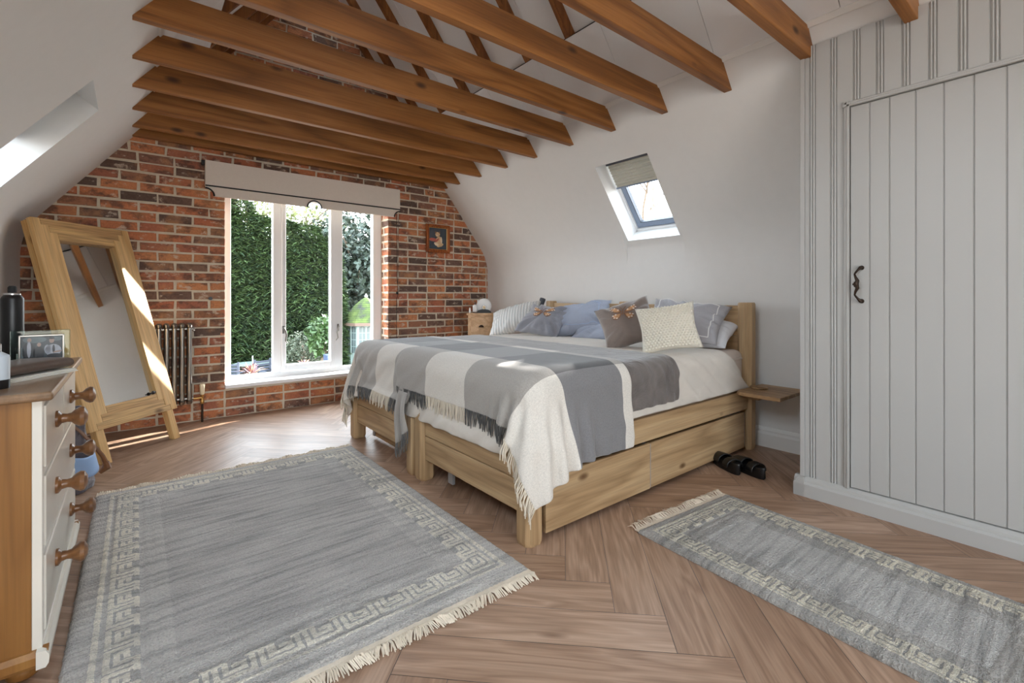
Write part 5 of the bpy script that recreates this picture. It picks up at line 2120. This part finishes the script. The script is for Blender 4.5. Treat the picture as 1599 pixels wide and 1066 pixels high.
cm = [M['leaf_conifer'], M['leaf_conifer_b']]
hed = 'clipped conifers in the garden hedge'
for i, (u, d, h, r) in enumerate(((322, 15.4, 6.4, 1.25), (358, 15.8, 6.1, 1.2), (396, 16.0, 5.5, 1.15), (434, 16.3, 5.4, 1.15), (468, 16.6, 5.3, 1.1), (500, 17.2, 4.9, .9))):
    x, y = at_px(u, d)
    wh = ['dark green hedge conifer mostly hidden behind the left window jamb', 'dark green hedge conifer at the left edge of the left pane', 'dark green hedge conifer behind the patio table in the left pane',
          'dark green hedge conifer behind the mullion between left and middle panes', 'dark green hedge conifer in the middle of the casement pane', 'dark green hedge conifer at the right end of the row behind the blue planter'][i]
    conifer(x, y, h, r, 13000, 40 + i, wh, cm, hed, top_pow=.22, spray=.23)
conifer(10.7, 4.9, 7.74, 1.5, 3000, 49, 'unseen dark green conifer added east of the house to trim the sun patch on the bed', cm, None, top_pow=.2, spray=.3)  # unseen tree added to block most sun through the right skylight


def leafy(name, x, y, z0, z1, rx, n, leaf, mat, seed, label, cat='tree', trunk=True, group=None, twigs=0):
    rq = random.Random(seed)
    t = thing(name, (x, y, GZ), label, cat, group)
    mb = MB()
    cz, rz = (z0 + z1) / 2, (z1 - z0) / 2
    for i in range(n):
        u = rq.uniform(-1, 1)
        a = rq.uniform(0, 2 * PI)
        rr_ = rq.random() ** .42
        s = math.sqrt(1 - u * u)
        p = Vector((x + rx * rr_ * s * math.cos(a), y + rx * rr_ * s * math.sin(a), cz + rz * rr_ * u))
        d = Vector((rq.gauss(0, 1), rq.gauss(0, 1), rq.gauss(-.3, .8))).normalized()
        w = d.orthogonal().normalized()
        w = (Matrix.Rotation(rq.uniform(0, PI), 3, d) @ w)
        L = leaf * rq.uniform(.6, 1.3)
        mb.add([tuple(p), tuple(p + d * L * .5 + w * L * .24), tuple(p + d * L), tuple(p + d * L * .5 - w * L * .24)], [(0, 1, 2, 3)])
    mb.build('foliage', mat, t)
    if trunk:
        mb = MB()
        mb.tube([(x, y, GZ), (x + .05, y, cz - rz * .5), (x - .05, y + .05, cz + rz * .5)], [.16, .12, .03], 8)
        for i in range(twigs):
            a = rq.uniform(PI, 2 * PI)
            zz = rq.uniform(z0, cz + .3 * rz)
            e = Vector((x + rx * 1.02 * math.cos(a), y + rx * 1.02 * math.sin(a), zz + rq.uniform(.4, 1.4)))
            mb.tube([(x, y, zz), tuple((Vector((x, y, zz)) + e) / 2 + Vector((0, 0, rq.uniform(-.2, .3)))), tuple(e)], [.05, .035, .012], 6)
        mb.build('trunk', M['bark'], t, smooth=True)
    return t


x, y = at_px(556, 22.5)
leafy('holly_tree', x, y, -1.2, 5.2, 2.9, 9000, .30, M['leaf_holly'], 60, 'grey green evergreen tree behind the summerhouse with bare pale branches', twigs=14)
x, y = at_px(600, 23.5)
leafy('holly_tree', x, y, -1.0, 5.0, 2.4, 5000, .30, M['leaf_holly'], 61, 'grey green evergreen tree beyond the right window jamb', twigs=4)
x, y = at_px(480, 23.5)
leafy('birch_tree', x, y, 2.2, 6.2, 2.4, 2600, .22, plain('yellow_green_leaf', lin(110, 116, 70), 0.6, 0, 6, .3), 62, 'thin yellow green treetop above the hedge in the casement pane', twigs=8)
x, y = at_px(395, 22.5)
leafy('birch_tree', x, y, 3.0, 6.0, 1.9, 1500, .22, bpy.data.materials['yellow_green_leaf'], 63, 'thin yellow green treetop above the hedge in the left pane', twigs=6)
x, y = at_px(506, 14.2)
leafy('laurel_shrub', x, y, -.80, .42, .46, 1500, .17, M['leaf_bright'], 64, 'bright green laurel shrub above the blue planter', 'shrub', True)
x, y = at_px(474, 15.0)
leafy('grey_shrub', x, y, -1.5, -.05, .75, 1800, .11, plain('grey_shrub_leaf', lin(68, 76, 58), 0.7, 0, 8, .3), 65, 'soft grey green shrub low in the casement pane', 'shrub', True)

# bare winter tree far out to the east, seen through the right skylight
rq_ = random.Random(88)
bt_ = thing('bare_tree', (16.4, 11.7, GZ), 'bare branching winter tree seen through the right skylight', 'tree')
mb = MB()


def branch(mb, p, d, L, r, lvl):
    q = p + d * L * .5 + Vector((rq_.uniform(-.05, .05), rq_.uniform(-.05, .05), .02)) * L
    e = p + d * L
    mb.tube([tuple(p), tuple(q), tuple(e)], [r, r * .8, r * .55], 6)
    if lvl > 0:
        for _ in range(3):
            nd = (d + Vector((rq_.uniform(-.7, .7), rq_.uniform(-.7, .7), rq_.uniform(-.1, .5)))).normalized()
            branch(mb, p + d * L * rq_.uniform(.55, 1.0), nd, L * rq_.uniform(.5, .72), r * .5, lvl - 1)


branch(mb, V3(16.4, 11.7, GZ), V3(0, 0, 1), 5.2, .12, 4)
mb.build('branches', M['bark'], bt_, smooth=True)

# summerhouse
sx_, sy_ = at_px(572, 18.0)
sh_ = thing('summerhouse', (sx_, sy_, GZ), 'small pale mint summerhouse with arched panes under a mossy roof in the garden', 'summerhouse')
face = math.atan2(-sy_, -sx_)
octv = lambda r, z, k_: (sx_ + r * math.cos(face + PI / 8 + k_ * PI / 4), sy_ + r * math.sin(face + PI / 8 + k_ * PI / 4), z)
mb = MB()
vs = [octv(.80, GZ, i) for i in range(8)] + [octv(.80, .10, i) for i in range(8)]
mb.add(vs, [(i, (i + 1) % 8, 8 + (i + 1) % 8, 8 + i) for i in range(8)] + [tuple(range(8))])
mb.build('wall', M['mint'], sh_)
mb = MB()
rings = [(1.0, .06), (.82, .28), (.62, .52), (.40, .74), (.18, .92), (.03, 1.0)]
vs = []
for r, z in rings:
    vs += [octv(r, z, i) for i in range(8)]
fs = []
for q in range(len(rings) - 1):
    fs += [(q * 8 + i, q * 8 + (i + 1) % 8, q * 8 + 8 + (i + 1) % 8, q * 8 + 8 + i) for i in range(8)]
fs.append(tuple(range(40, 48)))
mb.add(vs, fs)
rf = mb.build('roof', M['moss'], sh_)
mb = MB()
mb.lathe([(.05, 0), (.07, .05), (.03, .09), (.01, .14)], (sx_, sy_, 1.0), (0, 0, 1), 10)
mb.build('finial', M['white_plastic'], rf, smooth=True)
mb = MB()
vs = [octv(1.0, .06, i) for i in range(8)] + [octv(1.0, -.05, i) for i in range(8)] + [octv(.93, -.05, i) for i in range(8)] + [octv(.93, .06, i) for i in range(8)]
mb.add(vs, [(i, (i + 1) % 8, 8 + (i + 1) % 8, 8 + i) for i in range(8)] + [(8 + i, 8 + (i + 1) % 8, 16 + (i + 1) % 8, 16 + i) for i in range(8)])
mb.build('fascia', M['fascia'], sh_)
for k_ in (7, 0, 6, 1, 5):
    a, b = Vector(octv(.805, 0, k_)), Vector(octv(.805, 0, (k_ + 1) % 8))
    a.z = b.z = 0
    A = (b - a).normalized()
    L = (b - a).length
    N = A.cross(V3(0, 0, 1)).normalized()
    if N.dot(a - V3(sx_, sy_, 0)) < 0:
        N = -N
    F = (a, A, V3(0, 0, 1), N)
    mb = MB()
    for s0 in (.06, L / 2 + .02):
        for cx in range(2):
            w_ = (L / 2 - .08) / 2
            for rz in range(4):
                x0 = s0 + cx * (w_ + .004)
                z0 = -1.05 + rz * .25
                if rz < 3:
                    mb.prism([(x0 + .008, z0), (x0 + w_ - .008, z0), (x0 + w_ - .008, z0 + .23), (x0 + .008, z0 + .23)], F, .0, .006)
                else:
                    hi, lo2 = z0 + .24, z0 + .19
                    mb.prism([(x0 + .008, z0), (x0 + w_ - .008, z0), (x0 + w_ - .008, lo2 if cx else hi), (x0 + .008, hi if cx else lo2)], F, .0, .006)
    wdw = mb.build('panes', M['pane_dark'], sh_)
    mb = MB()
    for s0 in (0.0, L / 2 - .015, L - .05):
        mb.fbox(F, s0, s0 + .05 if s0 != L / 2 - .015 else s0 + .03, GZ, .02, .0, .02)
    mb.build('post', M['mint'], sh_)

# patio table, chairs, planters
x, y = at_px(395, 14.2)
tbl = thing('garden_table', (x, y, GZ), 'round grey green garden table on the patio below the hedge', 'table')
mb = MB()
mb.lathe([(.50, 0), (.52, .015), (.52, .035), (.50, .04)], (x, y, GZ + .72), (0, 0, 1), 28)
mb.build('table_top', M['table_green'], tbl, smooth=True)
mb = MB()
mb.lathe([(.25, 0), (.22, .03), (.05, .06), (.05, .72)], (x, y, GZ), (0, 0, 1), 16)
mb.build('pedestal', M['garden_furniture'], tbl, smooth=True)
mb = MB()
mb.tube([(x, y, GZ + .7), (x, y, GZ + .98)], .014, 8)
mb.build('parasol_pole', M['white_plastic'], tbl)


def gchair(u, d, yaw, label):
    x, y = at_px(u, d)
    c_, s_ = math.cos(yaw), math.sin(yaw)
    F = (V3(x, y, GZ), V3(c_, s_, 0), V3(-s_, c_, 0), V3(0, 0, 1))
    t = thing('garden_chair', (x, y, GZ), label, 'chair', 'garden chairs around the table')
    mb = MB()
    mb.fbox(F, -.25, .25, -.25, .25, .42, .46)
    mb.build('seat', M['garden_furniture'], t)
    mb = MB()
    for i in range(5):
        mb.fbox(F, -.25, .25, .23, .26, .50 + i * .085, .56 + i * .085)
    mb.fbox(F, -.27, -.22, .22, .27, .40, .95)
    mb.fbox(F, .22, .27, .22, .27, .40, .95)
    mb.build('backrest', M['garden_furniture'], t)
    for a in (-.25, .21):
        for b in (-.25, .21):
            mb = MB()
            mb.fbox(F, a, a + .04, b, b + .04, 0, .42)
            mb.build('leg', M['garden_furniture'], t)
        mb = MB()
        mb.fbox(F, a, a + .045, -.25, .24, .62, .65)
        mb.build('armrest', M['garden_furniture'], t)


gchair(419, 13.6, .4, 'dark grey garden chair right of the round table')
gchair(364, 13.2, 2.6, 'grey garden chair left of the round table at the window edge')


def spiky(u, d, n, L, seed, name, label, mats, pot):
    x, y = at_px(u, d)
    rq = random.Random(seed)
    t = thing(name, (x, y, GZ), label, 'plant')
    zb = GZ + pot
    mb = MB()
    for i in range(n):
        a = rq.uniform(0, 2 * PI)
        e = rq.uniform(.25, 1.35)
        d_ = Vector((math.cos(a) * math.cos(e), math.sin(a) * math.cos(e), math.sin(e)))
        w = d_.cross(V3(0, 0, 1)).normalized() * .018
        p = Vector((x, y, zb))
        l_ = L * rq.uniform(.7, 1.1)
        m_ = p + d_ * l_ * .6
        e_ = p + d_ * l_ - V3(0, 0, .08)
        mb.add([tuple(p + w), tuple(m_ + w), tuple(e_), tuple(m_ - w), tuple(p - w)], [(0, 1, 3, 4), (1, 2, 3)], 0 if rq.random() < .6 else 1)
    mb.build('leaves', mats, t)
    if pot > 0:
        mb = MB()
        mb.lathe([(.13, 0), (.20, pot - .04), (.21, pot), (.18, pot), (.17, pot - .05)], (x, y, GZ), (0, 0, 1), 16)
        mb.build('pot', M['garden_furniture'], t, smooth=True)


spiky(393, 11.6, 54, .42, 71, 'cordyline', 'purple spiky cordyline in front of the garden table', [M['cordyline'], M['cordyline_tip']], .84)
spiky(474, 13.4, 40, .36, 72, 'dry_grass_clump', 'small clump of pale dry spiky leaves left of the blue planter', [M['cordyline_tip'], M['cordyline']], .74)
x, y = at_px(517, 13.6)
mb = MB()
mb.prism([(-.13, 0), (.13, 0), (.17, 1.10), (-.17, 1.10)], (V3(x, y - .2, GZ), V3(1, 0, 0), V3(0, 0, 1), V3(0, 1, 0)), 0, .34)
tag(mb.build('square_planter', M['planter'], base=(x, y, GZ)), 'square blue grey planter under the laurel shrub in the garden', 'planter')
# ------------------------------------------------------------- camera, light, world
cam = bpy.data.cameras.new('camera')
cam.sensor_fit = 'HORIZONTAL'
cam.sensor_width = 36.0
cam.lens = 733.0 / 1599.0 * 36.0
cam.shift_y = -(533.0 - 464.0) / 1599.0
cam.clip_start = 0.02
cam.clip_end = 300
co = bpy.data.objects.new('camera', cam)
co.location = (0, 0, 1.0)
co.rotation_euler = (PI / 2, 0, -math.radians(38.97))
COL.objects.link(co)
SC.camera = co

sun = bpy.data.lights.new('sun', 'SUN')
sun.energy = SUN_E
sun.angle = math.radians(0.6)
sun.color = (1.0, 0.96, 0.90)
so = bpy.data.objects.new('sun', sun)
az, el = math.radians(SUN_AZ), math.radians(SUN_EL)     # azimuth measured from +Y towards +X
d = Vector((math.sin(az) * math.cos(el), math.cos(az) * math.cos(el), math.sin(el)))
so.rotation_euler = d.to_track_quat('Z', 'Y').to_euler()
so.location = (12, 6, 9)
COL.objects.link(so)

wd = bpy.data.worlds.new('sky')
SC.world = wd
wd.use_nodes = True
nt = wd.node_tree
nt.nodes.clear()
wo = nt.nodes.new('ShaderNodeOutputWorld')
bg = nt.nodes.new('ShaderNodeBackground')
tc = nt.nodes.new('ShaderNodeTexCoord')
sx = nt.nodes.new('ShaderNodeSeparateXYZ')
cr = nt.nodes.new('ShaderNodeValToRGB')
cr.color_ramp.elements[0].position = 0.0
cr.color_ramp.elements[0].color = (0.55, 0.52, 0.48, 1)
cr.color_ramp.elements[1].position = 0.05
cr.color_ramp.elements[1].color = (0.88, 0.95, 1.0, 1)
e = cr.color_ramp.elements.new(1.0)
e.color = (0.68, 0.84, 1.0, 1)
nt.links.new(tc.outputs['Generated'], sx.inputs[0])
nt.links.new(sx.outputs[2], cr.inputs[0])
nt.links.new(cr.outputs[0], bg.inputs[0])
bg.inputs[1].default_value = SKY_E
nt.links.new(bg.outputs[0], wo.inputs[0])

# sky portals help the sampler find the openings
def portal(center, normal, sx_, sy_):
    l = bpy.data.lights.new('sky_portal', 'AREA')
    l.shape = 'RECTANGLE'
    l.size, l.size_y = sx_, sy_
    l.cycles.is_portal = True
    o = bpy.data.objects.new('sky_portal', l)
    o.location = center
    q = Vector(normal).to_track_quat('-Z', 'Y')
    o.rotation_euler = q.to_euler()
    COL.objects.link(o)


portal(((WX0 + WX1) / 2, YB + DEP + .02, (WZ0 + WZ1) / 2), (0, -1, 0), WX1 - WX0, WZ1 - WZ0)
portal(((BW[0] + BW[1]) / 2, YF - .25, (BW[2] + BW[3]) / 2), (0, 1, 0), BW[1] - BW[0], BW[3] - BW[2])
for fr, sky in ((FR_R, SKY_R), (FR_L, SKY_L), (FR_L, SKY_B)):
    y0, y1, s0, s1 = sky
    l = fr[0] + fr[1] * ((y0 + y1) / 2) + fr[2] * ((s0 + s1) / 2) + fr[3] * .26
    lo = bpy.data.lights.new('sky_portal', 'AREA')
    lo.shape = 'SQUARE'
    lo.size = max(y1 - y0, s1 - s0) + .02
    lo.cycles.is_portal = True
    oo = bpy.data.objects.new('sky_portal', lo)
    oo.location = l
    oo.rotation_euler = (-fr[3]).to_track_quat('-Z', 'Y').to_euler()
    COL.objects.link(oo)

vs = SC.view_settings
vs.view_transform = 'Standard'
vs.look = 'None'
vs.gamma = 1.0
vs.use_curve_mapping = False
vs.exposure = EXPO
cy = SC.cycles
cy.use_denoising = True
cy.max_bounces = 10
cy.diffuse_bounces = 6
cy.glossy_bounces = 4
cy.transparent_max_bounces = 12
cy.transmission_bounces = 4
cy.caustics_reflective = False
cy.caustics_refractive = False
cy.sample_clamp_indirect = 8.0
